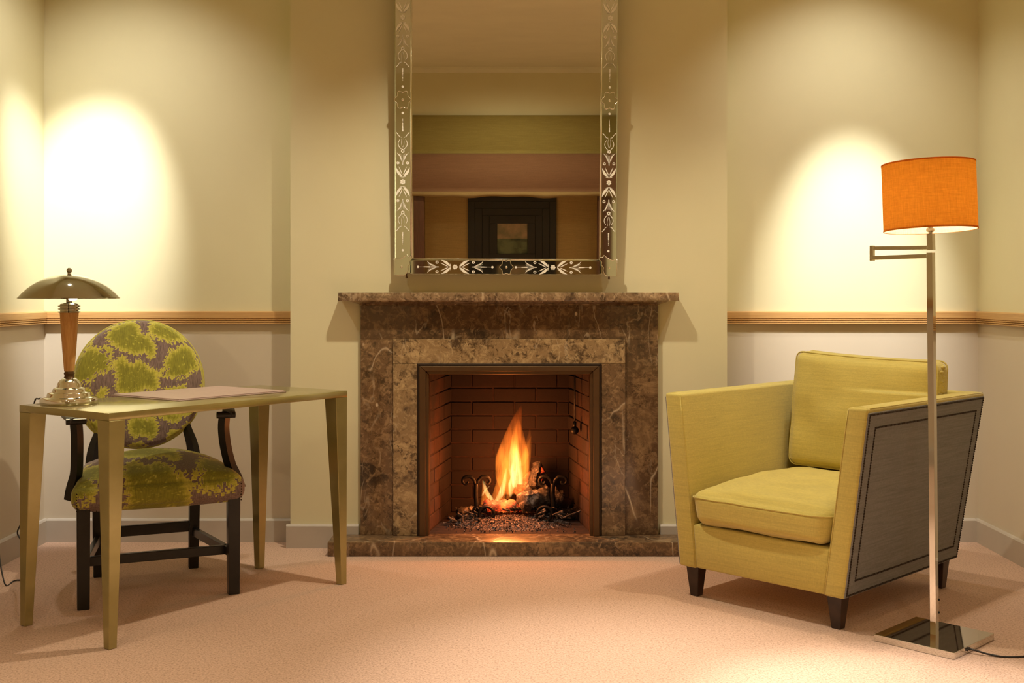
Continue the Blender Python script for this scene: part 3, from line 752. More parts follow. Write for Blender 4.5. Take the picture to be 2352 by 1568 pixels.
# engraving drawn in strip coordinates: s along the strip, t across (metres)
class Eng:
    def __init__(self, origin, sdir, tdir): self.bm = bmesh.new(); self.o = Vector(origin); self.s = Vector(sdir); self.t = Vector(tdir)
    def p(self, s, t): return self.o+self.s*s+self.t*t
    def poly(self, pts):
        A = [self.bm.verts.new(self.p(s, t)) for s, t in pts]; self.bm.faces.new(A)
    def disc(self, s, t, r, n=10): self.poly([(s+r*math.cos(2*math.pi*i/n), t+r*math.sin(2*math.pi*i/n)) for i in range(n)])
    def stroke(self, pts, w0, w1=None, n=4):
        w1 = w0 if w1 is None else w1; q = smoothpts([(a, b, 0) for a, b in pts], n); L, R_ = [], []
        for i in range(len(q)):
            a = q[max(0, i-1)]; c = q[min(len(q)-1, i+1)]; d = (c-a).normalized(); k = i/(len(q)-1); w_ = (w0+(w1-w0)*k)/2
            L.append((q[i].x-d.y*w_, q[i].y+d.x*w_)); R_.append((q[i].x+d.y*w_, q[i].y-d.x*w_))
        for i in range(len(q)-1): self.poly([L[i], L[i+1], R_[i+1], R_[i]])
    def leaf(self, s0, t0, s1, t1, w_, bend=0):
        d = Vector((s1-s0, t1-t0)); n_ = Vector((-d.y, d.x)).normalized(); pts = []
        for i in range(7):
            k = i/6; c = Vector((s0, t0))+d*k+n_*bend*math.sin(math.pi*k); pts.append((c, n_*w_*math.sin(math.pi*min(1, k**.8))/2))
        self.poly([tuple(c+o) for c, o in pts[:-1]]+[(s1, t1)]+[tuple(c-o) for c, o in pts[-2:0:-1]])
    def flower(self, s, t, r):
        for i in range(6):
            a = 2*math.pi*i/6; self.disc(s+r*.66*math.cos(a), t+r*.66*math.sin(a), r*.36, 7)
    def half(self, s, d, lyre=True, k=1.0):
        S = lambda v: s+d*v*k
        self.stroke([(S(.024), -.014), (S(.020), 0), (S(.024), .014)], .0022)
        for q in (-1, 1):
            self.leaf(S(.022), q*.002, S(.064), q*.030, .011, q*d*.004)
            self.leaf(S(.030), q*.001, S(.068), q*.018, .004, 0)
            self.flower(S(.082), q*.0205, .0068)
            for j, tt in enumerate((.003, .008, .013)): self.stroke([(S(.074+.008*j), q*.001), (S(.100), q*tt*.8), (S(.118+.003*j), q*tt)], .0016, .0008)
            self.leaf(S(.090), q*.003, S(.128), q*.027, .005, -q*d*.004)
            if lyre:
                self.stroke([(S(.142), q*.006), (S(.155), q*.017), (S(.170), q*.019), (S(.184), q*.012)], .003, .002)
                self.stroke([(S(.150), q*.0015), (S(.170), q*.006), (S(.188), q*.004)], .0014, .0010)
                self.stroke([(S(.193), q*.005), (S(.196), q*.014), (S(.203), q*.018), (S(.214), q*.028)], .0022, .003)
        if lyre:
            self.flower(S(.134), 0, .0085)
            for j in range(9): self.disc(S(.222+.0062*j), 0, .0034*(1-.07*j), 8)
            self.disc(S(.298), 0, .0052, 10)
        else:
            for j in range(6): self.disc(S(.118+.0045*j), 0, .0030*(1-.05*j), 8)
            self.stroke([(S(.14), 0), (S(.165), 0)], .0012)
            self.disc(S(.168), 0, .0052, 10)
    def full(self, s, lyre=True, k=1.0):
        self.flower(s, 0, .0115); self.disc(s, 0, .0035, 8); self.half(s, 1, lyre, k); self.half(s, -1, lyre, k)
    def done(self, name='engraving'): return finish(name, self.bm, M['engraved'], vm_)
yE = -.0258
zc1 = (630-418)*4.95/F; per = 375*4.93/F
for sx in (-1, 1):
    e = Eng((sx*(hw-SW/2), yE, 0), (0, 0, 1), (1, 0, 0))
    for zq in (zc1, zc1+per):
        e = Eng((sx*(hw-SW/2), yE, 0), (0, 0, 1), (1, 0, 0)); e.full(zq, True, .99)
        o = e.done('engraved_motif'); o.location = (0, -.0012, 0)
for c in (-.218, .206):
    e = Eng((0, yE, SW/2-.002), (1, 0, 0), (0, 0, 1)); e.full(c, False, .96); e.done('engraved_motif').location = (0, -.0012, 0)
# lobed rosettes at centre and corners
def rosette(x, z, r, pts=None, n=48):
    if pts is None:
        pts = []
        for i in range(n):
            a = 2*math.pi*i/n; q = r*(1+.14*math.cos(6*a)); pts.append((x+q*.86*math.cos(a), z+q*math.sin(a)))
    bm = bmesh.new(); prism(bm, pts, lambda p, q, t: (p, t, q), -.0325, -.026); o = finish('rosette', bm, M['mirror_strip'], vm_)
    bm = bmesh.new(); tube(bm, [(p, -.033, q) for p, q in pts], .0016, 6, closed=True); k = finish('rosette_rim', bm, M['bead'], o, True)
    bm = bmesh.new(); sphere(bm, (x, -.034, z), .0055, 10, 6, (1, .5, 1)); finish('stud', bm, M['bead'], o, True)
zr = zc1+per/2
for sx in (-1, 1): rosette(sx*(hw-SW/2), zr, .036)
rosette(.004, SW/2-.002, .030)
for sx in (-1, 1):
    for sz, z0 in ((1, 0), (-1, MH)):
        base = [(-.002, -.004), (.045, -.004), (.055, .006), (.060, .020), (.058, .034), (.068, .044), (.066, .056), (.078, .066), (.074, .078), (.062, .076), (.056, .086), (.046, .078), (.034, .070), (.018, .064), (-.002, .070)]
        pts = [(sx*(hw)-sx*(a_*.95)+(-sx)*0, z0+sz*b2) for a_, b2 in base]
        if sx*sz < 0: pts = pts[::-1]
        rosette(sx*(hw-.03), z0+sz*.032, .03, pts)
# small mounting hooks under the lower edge
for x in (-.43, .45):
    bm = bmesh.new(); tube(bm, [(x, -.01, .004), (x, -.012, -.012)], .003, 6); sphere(bm, (x, -.012, -.014), .005, 8, 6); finish('hanging_hook', bm, M['bronze'], vm_, True)

# ------------------------------------------------------------------ desk
A = Vector((-1.262, 3.585, 0)); ad = Vector((.610, .793, 0)); bd = Vector((-.829, .559, 0)); TL, TWd = 1.032, .478; TZ = .742
desk = tag(empty('desk', A), 'slim champagne-gold writing desk with tapered square legs, left of the fireplace', 'desk')
def T(a, b, z): return ad*a+bd*b+Vector((0, 0, z))
bm = bmesh.new(); tk = .024
hexa(bm, [T(0, 0, TZ-tk), T(TL, 0, TZ-tk), T(TL, TWd, TZ-tk), T(0, TWd, TZ-tk), T(0, 0, TZ), T(TL, 0, TZ), T(TL, TWd, TZ), T(0, TWd, TZ)], .002, 2)
finish('tabletop', bm, M['gold'], desk, 30)
lt, lb = .060, .030
for ia, ib in ((0, 0), (1, 0), (1, 1), (0, 1)):
    a0 = TL if ia else 0; b0 = TWd if ib else 0; sa = -1 if ia else 1; sb = -1 if ib else 1
    ins = .002
    lo = [(a0+sa*ins, b0+sb*ins), (a0+sa*lb, b0+sb*ins), (a0+sa*lb, b0+sb*lb), (a0+sa*ins, b0+sb*lb)]
    hi = [(a0+sa*.0005, b0+sb*.0005), (a0+sa*lt, b0+sb*.0005), (a0+sa*lt, b0+sb*lt), (a0+sa*.0005, b0+sb*lt)]
    bm = bmesh.new(); hexa(bm, [T(a, b, 0) for a, b in lo]+[T(a, b, TZ-tk) for a, b in hi], .0015, 1); finish('leg', bm, M['gold'], desk, 30)
# desk pad
pf = P(410, 921, 3.97); pad = tag(empty('desk_pad', (pf.x, 3.97, TZ)), 'thin mauve leather desk pad lying on the gold desk', 'desk pad')
d1 = Vector((math.cos(R(50.5)), math.sin(R(50.5)), 0)); d2 = Vector((math.cos(R(146)), math.sin(R(146)), 0)); L1, L2 = .475, .37
bm = bmesh.new(); hexa(bm, [Vector((0, 0, 0)), d1*L1, d1*L1+d2*L2, d2*L2, Vector((0, 0, .004)), d1*L1+Vector((0, 0, .004)), d1*L1+d2*L2+Vector((0, 0, .004)), d2*L2+Vector((0, 0, .004))], .001, 1)
finish('cover', bm, M['mauve'], pad)
bm = bmesh.new(); q = .006; z1 = .0075
hexa(bm, [d1*q+d2*q+Vector((0, 0, .0042)), d1*(L1-q)+d2*q+Vector((0, 0, .0042)), d1*(L1-q)+d2*(L2-q)+Vector((0, 0, .0042)), d1*q+d2*(L2-q)+Vector((0, 0, .0042)), d1*q+d2*q+Vector((0, 0, z1)), d1*(L1-q)+d2*q+Vector((0, 0, z1)), d1*(L1-q)+d2*(L2-q)+Vector((0, 0, z1)), d1*q+d2*(L2-q)+Vector((0, 0, z1))], .001, 1)
finish('upper_leaf', bm, M['mauve'], pad)

# ------------------------------------------------------------------ table lamp
LX, LY = -1.508, 3.90
tl = tag(empty('table_lamp', (LX, LY, TZ)), 'table lamp with domed chrome shade, honey wood stem and stepped base on the desk', 'lamp')
def zz(py): return H-(py-HY)*LY/F-TZ
bm = bmesh.new()
lathe(bm, [(.092, .0), (.094, .003), (.094, .016), (.091, .021), (.074, .023), (.072, .025), (.071, .034), (.068, .038), (.056, .040), (.054, .043), (.053, .049), (.050, .053), (.042, .055), (.040, .058), (.038, .068), (.032, .078), (.024, .084), (.019, .087), (.0, .087)], 56)
finish('base', bm, M['bright_chrome'], tl, 40)
bm = bmesh.new(); lathe(bm, [(.0165, .085), (.018, .088), (.0155, .092), (.0155, .098), (.0175, .101), (.0175, .104), (.015, .107), (.015, .112)], 32); finish('lower_collar', bm, M['bronze'], tl, 40)
bm = bmesh.new(); z0, z1 = .110, zz(718)
lathe(bm, [(.0165+(.0305-.0165)*(t/10)**.85, z0+(z1-z0)*t/10) for t in range(11)], 40); finish('stem', bm, M['lampwood'], tl, 50)
bm = bmesh.new(); zz0 = z1; pr = [(.029, zz0)]
for k in range(3): pr += [(.036, zz0+.001+k*.010), (.036, zz0+.0045+k*.010), (.030, zz0+.0055+k*.010), (.030, zz0+.0095+k*.010)]
pr += [(.020, zz0+.032), (.014, zz0+.034), (.0, zz0+.034)]
lathe(bm, pr, 40); finish('ring_collar', bm, M['nickel'], tl, 35)
zrim = zz(684); ztop = zz(629); RS = .1635; hS = ztop-zrim
# dome: spherical cap
Rc = (RS**2+hS**2)/(2*hS); outp = []
for i in range(17):
    r = RS*(1-i/16); outp.append((max(r, 0.0), zrim+math.sqrt(Rc*Rc-r*r)-(Rc-hS)))
inp = [(max(0, r-.002) if r > .01 else 0, z-.0022) for r, z in outp]
bm = bmesh.new(); lathe(bm, inp[::-1]+[(RS+.0012, zrim-.001), (RS+.0012, zrim+.001)]+outp, 72, cap=False); bmesh.ops.remove_doubles(bm, verts=bm.verts, dist=1e-5)
finish('lamp_shade', bm, M['nickel'], tl, 50)
bm = bmesh.new(); tube(bm, [(0, 0, zz0+.03), (0, 0, zz0+.050)], .010, 12); finish('socket', bm, M['nickel'], tl, True)
bm = bmesh.new(); sphere(bm, (.012, 0, zz0+.062), .021, 20, 14, (1, 1, 1)); finish('bulb', bm, M['bulb'], tl, True)
bm = bmesh.new(); tube(bm, [(0, 0, zz0+.02), (-.008, 0, zz0+.06), (0, 0, ztop+.002)], .0025, 8); finish('support_rod', bm, M['nickel'], tl, True)
bm = bmesh.new(); lathe(bm, [(.007, ztop-.002), (.006, ztop+.002), (.004, ztop+.005)], 16); sphere(bm, (0, 0, ztop+.012), .0093, 18, 12); finish('finial', bm, M['nickel'], tl, True)
def rel(o, v): return Vector(v)-o.location
cp = [P(107, 921, 3.98), P(78, 924, 4.0), P(60, 940, 4.02), P(52, 1150, 4.06)]
pts = [rel(tl, p) for p in [Vector((LX-.06, LY+.05, TZ+.006)), Vector((LX-.10, LY+.10, TZ+.005)), Vector((LX-.155, LY+.13, TZ+.004)), Vector((LX-.185, LY+.15, TZ-.03)), P(60, 1100, 4.10), P(50, 1192, 4.25), P(40, 1222, 4.3), P(50, 1244, 4.3), P(70, 1290, 4.32), P(75, 1318, 4.42), P(50, 1315, 4.44), P(32, 1317, 4.43), P(14, 1325, 4.36), P(4, 1312, 4.40), P(-3, 1260, 4.55), P(-6, 1200, 4.66)]]
for i in range(9, 13): pts[i].z = -TZ+.004
bm = bmesh.new(); tube(bm, smoothpts(pts, 6), .0028, 6); finish('cord', bm, M['cable'], tl, True)

# ------------------------------------------------------------------ cut-velvet pattern
def inpoly(px, py, poly):
    ins = np.zeros(px.shape, bool); n_ = len(poly); j = n_-1
    for i in range(n_):
        xi, yi = poly[i]; xj, yj = poly[j]
        c = ((yi > py) != (yj > py)) & (px < (xj-xi)*(py-yi)/(yj-yi+1e-12)+xi); ins ^= c; j = i
    return ins
def polydist(px, py, poly):
    d = np.full(px.shape, 1e9); n_ = len(poly)
    for i in range(n_):
        ax, ay = poly[i]; bx_, by_ = poly[(i+1) % n_]; vx, vy = bx_-ax, by_-ay; L = vx*vx+vy*vy+1e-12
        t = np.clip(((px-ax)*vx+(py-ay)*vy)/L, 0, 1); d = np.minimum(d, np.hypot(px-ax-t*vx, py-ay-t*vy))
    return d
LEAVES = [
 [(345,150),(400,100),(480,70),(560,60),(600,100),(615,160),(680,190),(720,240),(730,300),(720,350),(690,385),(655,370),(640,330),(590,340),(540,350),(500,320),(440,310),(400,270),(360,250),(340,200)],
 [(665,130),(690,75),(760,60),(850,90),(930,150),(975,235),(940,250),(900,245),(860,265),(800,240),(740,220),(700,210),(670,170)],
 [(115,330),(180,280),(230,250),(280,280),(330,260),(390,280),(400,330),(380,370),(400,420),(350,480),(270,490),(250,530),(200,560),(90,560),(80,450),(90,380)],
 [(395,380),(440,350),(480,335),(500,380),(540,400),(590,365),(640,400),(680,440),(725,450),(740,510),(755,570),(735,605),(700,640),(640,610),(560,660),(440,640),(390,585),(410,530),(390,470)],
 [(825,290),(880,300),(900,270),(960,255),(1010,280),(1050,350),(1075,420),(1060,490),(1000,490),(980,530),(920,545),(840,535),(760,520),(725,490),(750,460),(785,440),(780,390),(820,340)],
 [(130,575),(200,570),(240,620),(250,700),(200,720),(150,690),(110,640)],
 [(245,640),(300,580),(350,580),(360,630),(340,650),(300,690),(250,680)],
 [(150,240),(250,170),(270,185),(230,240),(150,300)],
 [(1070,400),(1130,400),(1120,620),(1075,600),(1085,500)],
 [(500,840),(560,800),(640,815),(700,820),(735,870),(740,940),(700,1000),(650,990),(600,960),(560,985),(520,960),(490,900)],
 [(710,815),(780,770),(860,790),(1000,770),(990,830),(940,820),(880,880),(820,875),(760,840)],
 [(780,1010),(820,920),(900,920),(960,860),(1010,880),(1030,920),(940,960),(850,1010)],
 [(500,1030),(560,1000),(610,1000),(655,1050),(600,1075),(500,1070)],
 [(170,830),(280,810),(300,900),(280,945),(210,930)],
 [(770,600),(880,590),(950,565),(970,620),(930,690),(850,720),(790,680)],
 [(330,740),(420,710),(470,760),(440,830),(360,860),(310,800)],
 [(300,960),(380,930),(440,960),(430,1010),(360,1030)],
]
HOLES = [
 [(285,305),(330,290),(365,310),(370,345),(350,350),(335,320),(290,325)],
 [(335,375),(365,380),(372,415),(345,412)],
 [(140,535),(170,520),(205,512),(215,525),(170,542)],
 [(762,498),(790,462),(835,445),(800,480),(785,505)],
 [(870,518),(920,500),(970,515),(935,530)],
 [(500,345),(540,375),(590,352),(620,340),(560,352),(515,325)],
 [(235,455),(290,470),(330,440),(325,462),(285,482),(240,470)],
]
def pattern(px, py):
    """0 = mauve ground; .5 at leaf edge rising to 1 in the leaf's middle"""
    jx = 9*np.sin(py*.21+px*.05)+6*np.sin(py*.43)+3*np.sin(px*.9+py*.7); jy = 9*np.sin(px*.19+1.3)+6*np.sin(px*.47+py*.07)+3*np.sin(py*.8-px*.6)
    X, Y_ = px+jx, py+jy; out = np.zeros(px.shape)
    for L in LEAVES:
        x0 = min(p[0] for p in L)-5; x1 = max(p[0] for p in L)+5; y0 = min(p[1] for p in L)-5; y1 = max(p[1] for p in L)+5
        sel = np.where((X > x0) & (X < x1) & (Y_ > y0) & (Y_ < y1))[0]
        if not len(sel): continue
        ins = inpoly(X[sel], Y_[sel], L); s2 = sel[ins]
        if not len(s2): continue
        d = polydist(X[s2], Y_[s2], L)
        cx_ = sum(p[0] for p in L)/len(L); cy_ = sum(p[1] for p in L)/len(L)
        ang = np.arctan2(Y_[s2]-cy_-30, X[s2]-cx_); rib = np.abs(np.sin(ang*5.5)) < .06
        val = .52+.45*np.clip((d-8)/45, 0, 1); val = np.where((np.abs(d-15) < 3.0) & (np.sin(ang*3+cx_*.03) > .15), .2, val)
        val = np.where(rib & (d > 14), .55, val)
        out[s2] = np.maximum(out[s2], val)
    for L in HOLES: out[inpoly(X, Y_, L)] = 0
    return out
def set_pat(o, vals):
    at = o.data.attributes.new('pat', 'FLOAT', 'POINT'); at.data.foreach_set('value', vals.astype(np.float32))

# ------------------------------------------------------------------ round-back chair
ch = tag(empty('dining_chair', (-1.2776, 4.158, 0), R(23.5)), 'round-backed chair in lime leaf-patterned velvet with black legs behind the desk', 'chair')
def leg4(name, lo, hi, z0, z1, s0, s1, m, parent, bev=.002):
    bm = bmesh.new()
    hexa(bm, [(lo[0]-s0, lo[1]-s0, z0), (lo[0]+s0, lo[1]-s0, z0), (lo[0]+s0, lo[1]+s0, z0), (lo[0]-s0, lo[1]+s0, z0), (hi[0]-s1, hi[1]-s1, z1), (hi[0]+s1, hi[1]-s1, z1), (hi[0]+s1, hi[1]+s1, z1), (hi[0]-s1, hi[1]+s1, z1)], bev, 1)
    return finish(name, bm, m, parent, 30)
for sx in (-1, 1):
    leg4('leg', (sx*.262, .0), (sx*.262, .0), 0, .37, .0205, .0225, M['black'], ch)
    leg4('leg', (sx*.182, .468), (sx*.186, .455), 0, .37, .0185, .0205, M['black'], ch)
    # side stretcher
    bm = bmesh.new(); zc = .150; hh = .017; a0, a1 = (sx*.258, .02), (sx*.184, .45); wd = .010
    hexa(bm, [(a0[0]-wd, a0[1], zc-hh), (a0[0]+wd, a0[1], zc-hh), (a1[0]+wd, a1[1], zc-hh), (a1[0]-wd, a1[1], zc-hh), (a0[0]-wd, a0[1], zc+hh), (a0[0]+wd, a0[1], zc+hh), (a1[0]+wd, a1[1], zc+hh), (a1[0]-wd, a1[1], zc+hh)], .002, 1)
    finish('stretcher', bm, M['black'], ch, 30)
boxobj('stretcher', -.25, .25, .065, .087, .133, .167, M['black'], ch, .002, 1)
boxobj('stretcher', -.17, .17, .458, .480, .150, .192, M['black'], ch, .002, 1)
# seat
def seatfn(p):
    t = (p.y+.27)/.54; k = 1.0-.20*max(0, min(1, t)); rise = .0
    e = 1-(abs(p.x)/.305)**3; f = max(0, min(1, 1-abs((p.y)/.275)**4))
    return Vector((p.x*k, p.y+.235, p.z+.345))
bm = bmesh.new(); cushion(bm, .615, .545, .098, .042, .078, .006, 90, seatfn)
seat = finish('seat', bm, M['velvet'], ch, True)
co = np.empty(len(seat.data.vertices)*3); seat.data.vertices.foreach_get('co', co); co = co.reshape(-1, 3)
arc = np.where(co[:, 1] < .05, (co[:, 2]-.345), .12+co[:, 1])
set_pat(seat, pattern(590+co[:, 0]*1500, 575-arc*1050))
# nail row at the seat corners
bm = bmesh.new()
for i in range(7): sphere(bm, (-.285, -.0345+.002, .352+.010*i), .0028, 6, 4); sphere(bm, (.285, -.0345+.002, .352+.010*i), .0028, 6, 4)
for i in range(10): sphere(bm, (-.28+.012*i, -.038, .349), .0022, 6, 4)
o = finish('seat_nails', bm, M['bronze_dark'], ch, True); o['kind'] = 'stuff'
# back disc
bc = Vector((-.022, .505, .752)); ra, rb = .2515, .257; tilt = R(9)
bm = bmesh.new(); NR, NA = 74, 180; front = []
for side, zoff in ((-1, 1), (1, 1)):
    rings = []
    for i in range(NR+1):
        t = i/NR; bul = (1-t**2.6)**.62
        dep = (.022+.030*bul) if side < 0 else (.016+.012*bul)
        if t > .93: dep = dep*math.sqrt(max(0, 1-((t-.93)/.07)**2))
        if i == 0: rings.append([bm.verts.new((0, side*dep, 0))]); continue
        rings.append([bm.verts.new((ra*t*math.cos(2*math.pi*k/NA), side*dep, rb*t*math.sin(2*math.pi*k/NA))) for k in range(NA)])
    for a, b in zip(rings, rings[1:]):
        for k in range(NA):
            l = (k+1) % NA
            if len(a) == 1: bm.faces.new((a[0], b[k], b[l]))
            else: bm.faces.new((a[k], a[l], b[l], b[k]))
bmesh.ops.remove_doubles(bm, verts=bm.verts, dist=1e-5)
back = finish('backrest', bm, M['velvet'], ch, True, bc); back.rotation_euler = (-tilt, 0, 0)
co = np.empty(len(back.data.vertices)*3); back.data.vertices.foreach_get('co', co); co = co.reshape(-1, 3)
# crop pixel = (px-140)*3.408 ; disc spans px 168..466, py 737..1028
ppx = 317+co[:, 0]/ra*149; ppy = 882.5-co[:, 2]/rb*145.5
set_pat(back, pattern((ppx-140)*3.408, (ppy-720)*3.408))
bm = bmesh.new(); pts = [(ra*1.0*math.cos(2*math.pi*k/96), .002, rb*1.0*math.sin(2*math.pi*k/96)) for k in range(96)]; tube(bm, pts, .0045, 6, closed=True)
pp = finish('piping', bm, M['velvet'], back, True); set_pat(pp, np.full(len(pp.data.vertices), .55))
# rear supports curve up to the disc
for sx in (-1, 1):
    q = [(sx*.186, .455, .36), (sx*.196, .462, .42), (sx*.188, .468, .50), (sx*.168, .478, .57), (sx*.158, .488, .63), (sx*.160, .500, .70)]
    q = [(a+(-.010), b_, c) for a, b_, c in q]
    bm = bmesh.new(); tube(bm, smoothpts(q, 5), [.017+.004*math.sin(i*.25) for i in range(26)], 4, flat=(1.2, .9)); finish('back_support', bm, M['black'], ch, 40)
    # arm rest and arm post
    q = [(sx*.215, .455, .655), (sx*.255, .36, .672), (sx*.285, .24, .678), (sx*.287, .13, .674), (sx*.275, .055, .668), (sx*.262, .028, .664)]
    sp = smoothpts(q, 6); sp = [p+Vector((-.022, 0, 0)) for p in sp]; bm = bmesh.new(); tube(bm, sp, [.014+.010*(i/len(sp)) for i in range(len(sp))], 10, flat=(.55, 1.15)); finish('armrest', bm, M['black'], ch, 50)
    bm = bmesh.new(); tube(bm, [(sx*.262-.057, .03, .662), (sx*.262-.056, .03, .662), (sx*.262+.012, .03, .662), (sx*.262+.013, .03, .662)], [.006, .0125, .0125, .006], 12); finish('arm_scroll', bm, M['black'], ch, 50)
    q = [(sx*.262, .055, .662), (sx*.258, .058, .61), (sx*.262, .062, .54), (sx*.272, .068, .47), (sx*.290, .075, .42), (sx*.302, .08, .375)]
    q = [(a-.022*max(0, min(1, (c-.38)/.2)), b_, c) for a, b_, c in q]
    bm = bmesh.new(); tube(bm, smoothpts(q, 5), .0215, 4, flat=(1.0, .9)); finish('arm_post', bm, M['black'], ch, 40)
    bm = bmesh.new(); tube(bm, smoothpts([(sx*.235-.022, .40, .676), (sx*.270-.022, .30, .690), (sx*.282-.022, .18, .690), (sx*.276-.022, .10, .682)], 6), .017, 10, flat=(.5, 1.2))
    o = finish('arm_pad', bm, M['velvet'], ch, True); set_pat(o, np.full(len(o.data.vertices), .6))

# ------------------------------------------------------------------ armchair
AW, AD = .67, .84
u = Vector((.70, -.714, 0)).normalized(); v_ = Vector((.714, .70, 0)).normalized()
FL = Vector((.619, 4.238, 0))
org = FL+u*(AW/2)+v_*(AD/2)
ac = tag(empty('armchair', org, math.atan2(u.y, u.x)), 'yellow-green upholstered armchair with grey nail-studded side panels, right of the fireplace', 'armchair')
def C(w_, d_, z): return Vector((w_-AW/2, d_-AD/2, z))
Z0, Z1 = .110, .742; FLR = .080; DF, DB = .015, .065; TH = .075
def outer(side, d_, z):
    t = (z-Z0)/(Z1-Z0); w_ = (AW+FLR*t) if side > 0 else (-FLR*t)
    dd = DF*t + (AD+DB*t-DF*t)*d_ if False else (DF*t)+(AD+(DB-DF)*t)*d_
    return w_, dd
def armbm(side):
    bm = bmesh.new(); pts = []
    for z in (Z0, Z1):
        t = (z-Z0)/(Z1-Z0); wo = AW+FLR*t if side > 0 else -FLR*t; wi = wo-side*TH
        d0 = DF*t; d1_ = AD+DB*t
        a, b_ = (wi, wo) if side > 0 else (wo, wi)
        pts += [C(a, d0, z), C(b_, d0, z), C(b_, d1_, z), C(a, d1_, z)]
    hexa(bm, pts, .010, 3); return bm
for sd_ in (1, -1):
    o = finish('armrest', armbm(sd_), M['lime'], ac, 60)
bm = bmesh.new(); pts = []
for z in (Z0, Z1):
    t = (z-Z0)/(Z1-Z0); a = -FLR*t+TH-.006; b_ = AW+FLR*t-TH+.006; d0 = AD+DB*t-.085; d1_ = AD+DB*t-.001
    pts += [C(a, d0, z), C(b_, d0, z), C(b_, d1_, z), C(a, d1_, z)]
hexa(bm, pts, .008, 2); finish('backrest', bm, M['lime'], ac, 60)
bm = bmesh.new()
hexa(bm, [C(TH-.004, .006, Z0+.002), C(AW-TH+.004, .006, Z0+.002), C(AW-TH+.004, .76, Z0+.002), C(TH-.004, .76, Z0+.002), C(TH-.02, .010, .268), C(AW-TH+.02, .010, .268), C(AW-TH+.02, .77, .268), C(TH-.02, .77, .268)], .007, 2)
finish('seat_rail', bm, M['lime'], ac, 60)
# piping seams down the front of arms and along the rail
bm = bmesh.new()
for sd_ in (1, -1):
    for z0_, z1_ in ((Z0+.01, Z1-.01),):
        pts = []
        for k in range(9):
            z = z0_+(z1_-z0_)*k/8; t = (z-Z0)/(Z1-Z0); wo = AW+FLR*t if sd_ > 0 else -FLR*t
            pts.append(C(wo-sd_*(TH-.004), DF*t+.001, z))
        tube(bm, pts, .0022, 6)
    pts = [C((AW+FLR-.006) if sd_ > 0 else -FLR+.006, DF+.02+(AD+DB-DF-.03)*k/8, Z1-.002) for k in range(9)]
    tube(bm, pts, .0025, 6)
    t = 1; wo = AW+FLR if sd_ > 0 else -FLR
    tube(bm, smoothpts([C(wo-sd_*.010, DF+.012, Z1-.0005), C(wo-sd_*.03, DF+.026, Z1), C(wo-sd_*.06, DF+.016, Z1-.0005)], 5), .0018, 6)
finish('piping', bm, M['lime'], ac, True)
# seat cushion
def seatc(p):
    k = 1+.10*(p.z/.14); wr = .0045*math.sin(p.x*23+p.y*9)*math.sin(p.y*17)+.003*mathutils.noise.noise((p.x*14, p.y*14, p.z*9))
    fr = max(0, 1-(p.y+.36)/.35) if p.y < 0 else 0
    return Vector((p.x*k+wr*.4, p.y-.062, p.z+.272+wr-.012*fr*max(0, min(1, (p.z-.02)/.10))))
bm = bmesh.new(); cushion(bm, .530, .715, .132, .036, .042, .014, 40, seatc, .004)
sc_ = finish('seat_cushion', bm, M['lime'], ac, True)
def loop_on(w_, d_, z, fn, rad, n=14):
    hx, hy = w_/2, d_/2; pts = []
    for cxs, cys, a0 in ((1, -1, -90), (1, 1, 0), (-1, 1, 90), (-1, -1, 180)):
        for k in range(5):
            a = R(a0+90*k/4); pts.append(Vector((cxs*(hx-rad)+rad*math.cos(a), cys*(hy-rad)+rad*math.sin(a), z)))
    # subdivide long straights
    out = []
    for i in range(len(pts)):
        a = pts[i]; b = pts[(i+1) % len(pts)]; k = max(1, int((b-a).length/.03))
        for j in range(k): out.append(a.lerp(b, j/k))
    return out
for zc in (.110,):
    pts = []
    for p in loop_on(.530, .715, zc, None, .03):
        ux, uy = p.x/.265, p.y/.3575
        p.y += uy*.010*(1-ux**4); pts.append(seatc(p)+Vector((0, 0, 0)))
    bm = bmesh.new(); tube(bm, pts, .003, 6, closed=True); finish('cushion_piping', bm, M['lime'], sc_, True)
# back cushion (stands on the seat, leans on the back)
BT = R(7)
def backc(p):
    # p.x width, p.y thickness direction of pad top -> build lying, then stand up
    wr = .004*math.sin(p.x*31+1)*math.sin(p.y*6+p.x*4)+.006*mathutils.noise.noise((p.x*9, p.y*9, 1.3))+.003*mathutils.noise.noise((p.x*30, p.y*5, 2.3))
    x, hgt, th = p.x, p.y, p.z
    sag = -.010*math.cos(x*4.2)-.010*(x/.3) if hgt > .1 else 0
    c = Vector((x, -th - wr, hgt+sag))
    q = Vector((c.x, c.y*math.cos(-BT)-c.z*math.sin(-BT), c.y*math.sin(-BT)+c.z*math.cos(-BT)))
    q.y = c.y*math.cos(BT)+c.z*math.sin(BT); q.z = c.z*math.cos(BT)-c.y*math.sin(BT)*0
    return q+Vector((.028, AD/2-.035-.03, .650))
bm = bmesh.new(); cushion(bm, .600, .450, .120, .035, .030, .004, 40, backc, .006)
bcn = finish('back_cushion', bm, M['lime'], ac, True)
for zc in (.100, .020):
    pts = [backc(p) for p in loop_on(.600, .450, zc, None, .03)]
    bm = bmesh.new(); tube(bm, pts, .0032, 6, closed=True); finish('cushion_piping', bm, M['lime'], bcn, True)
# gathered corner ruffles of the back cushion boxing
bm = bmesh.new()
for i in range(9):
    p = backc(Vector((.302, .06+.018*i, .06+.012*(i % 2)))); sphere(bm, p, .010, 8, 6, (.6, 1.6, .7))
finish('gathered_edge', bm, M['lime'], bcn, True)
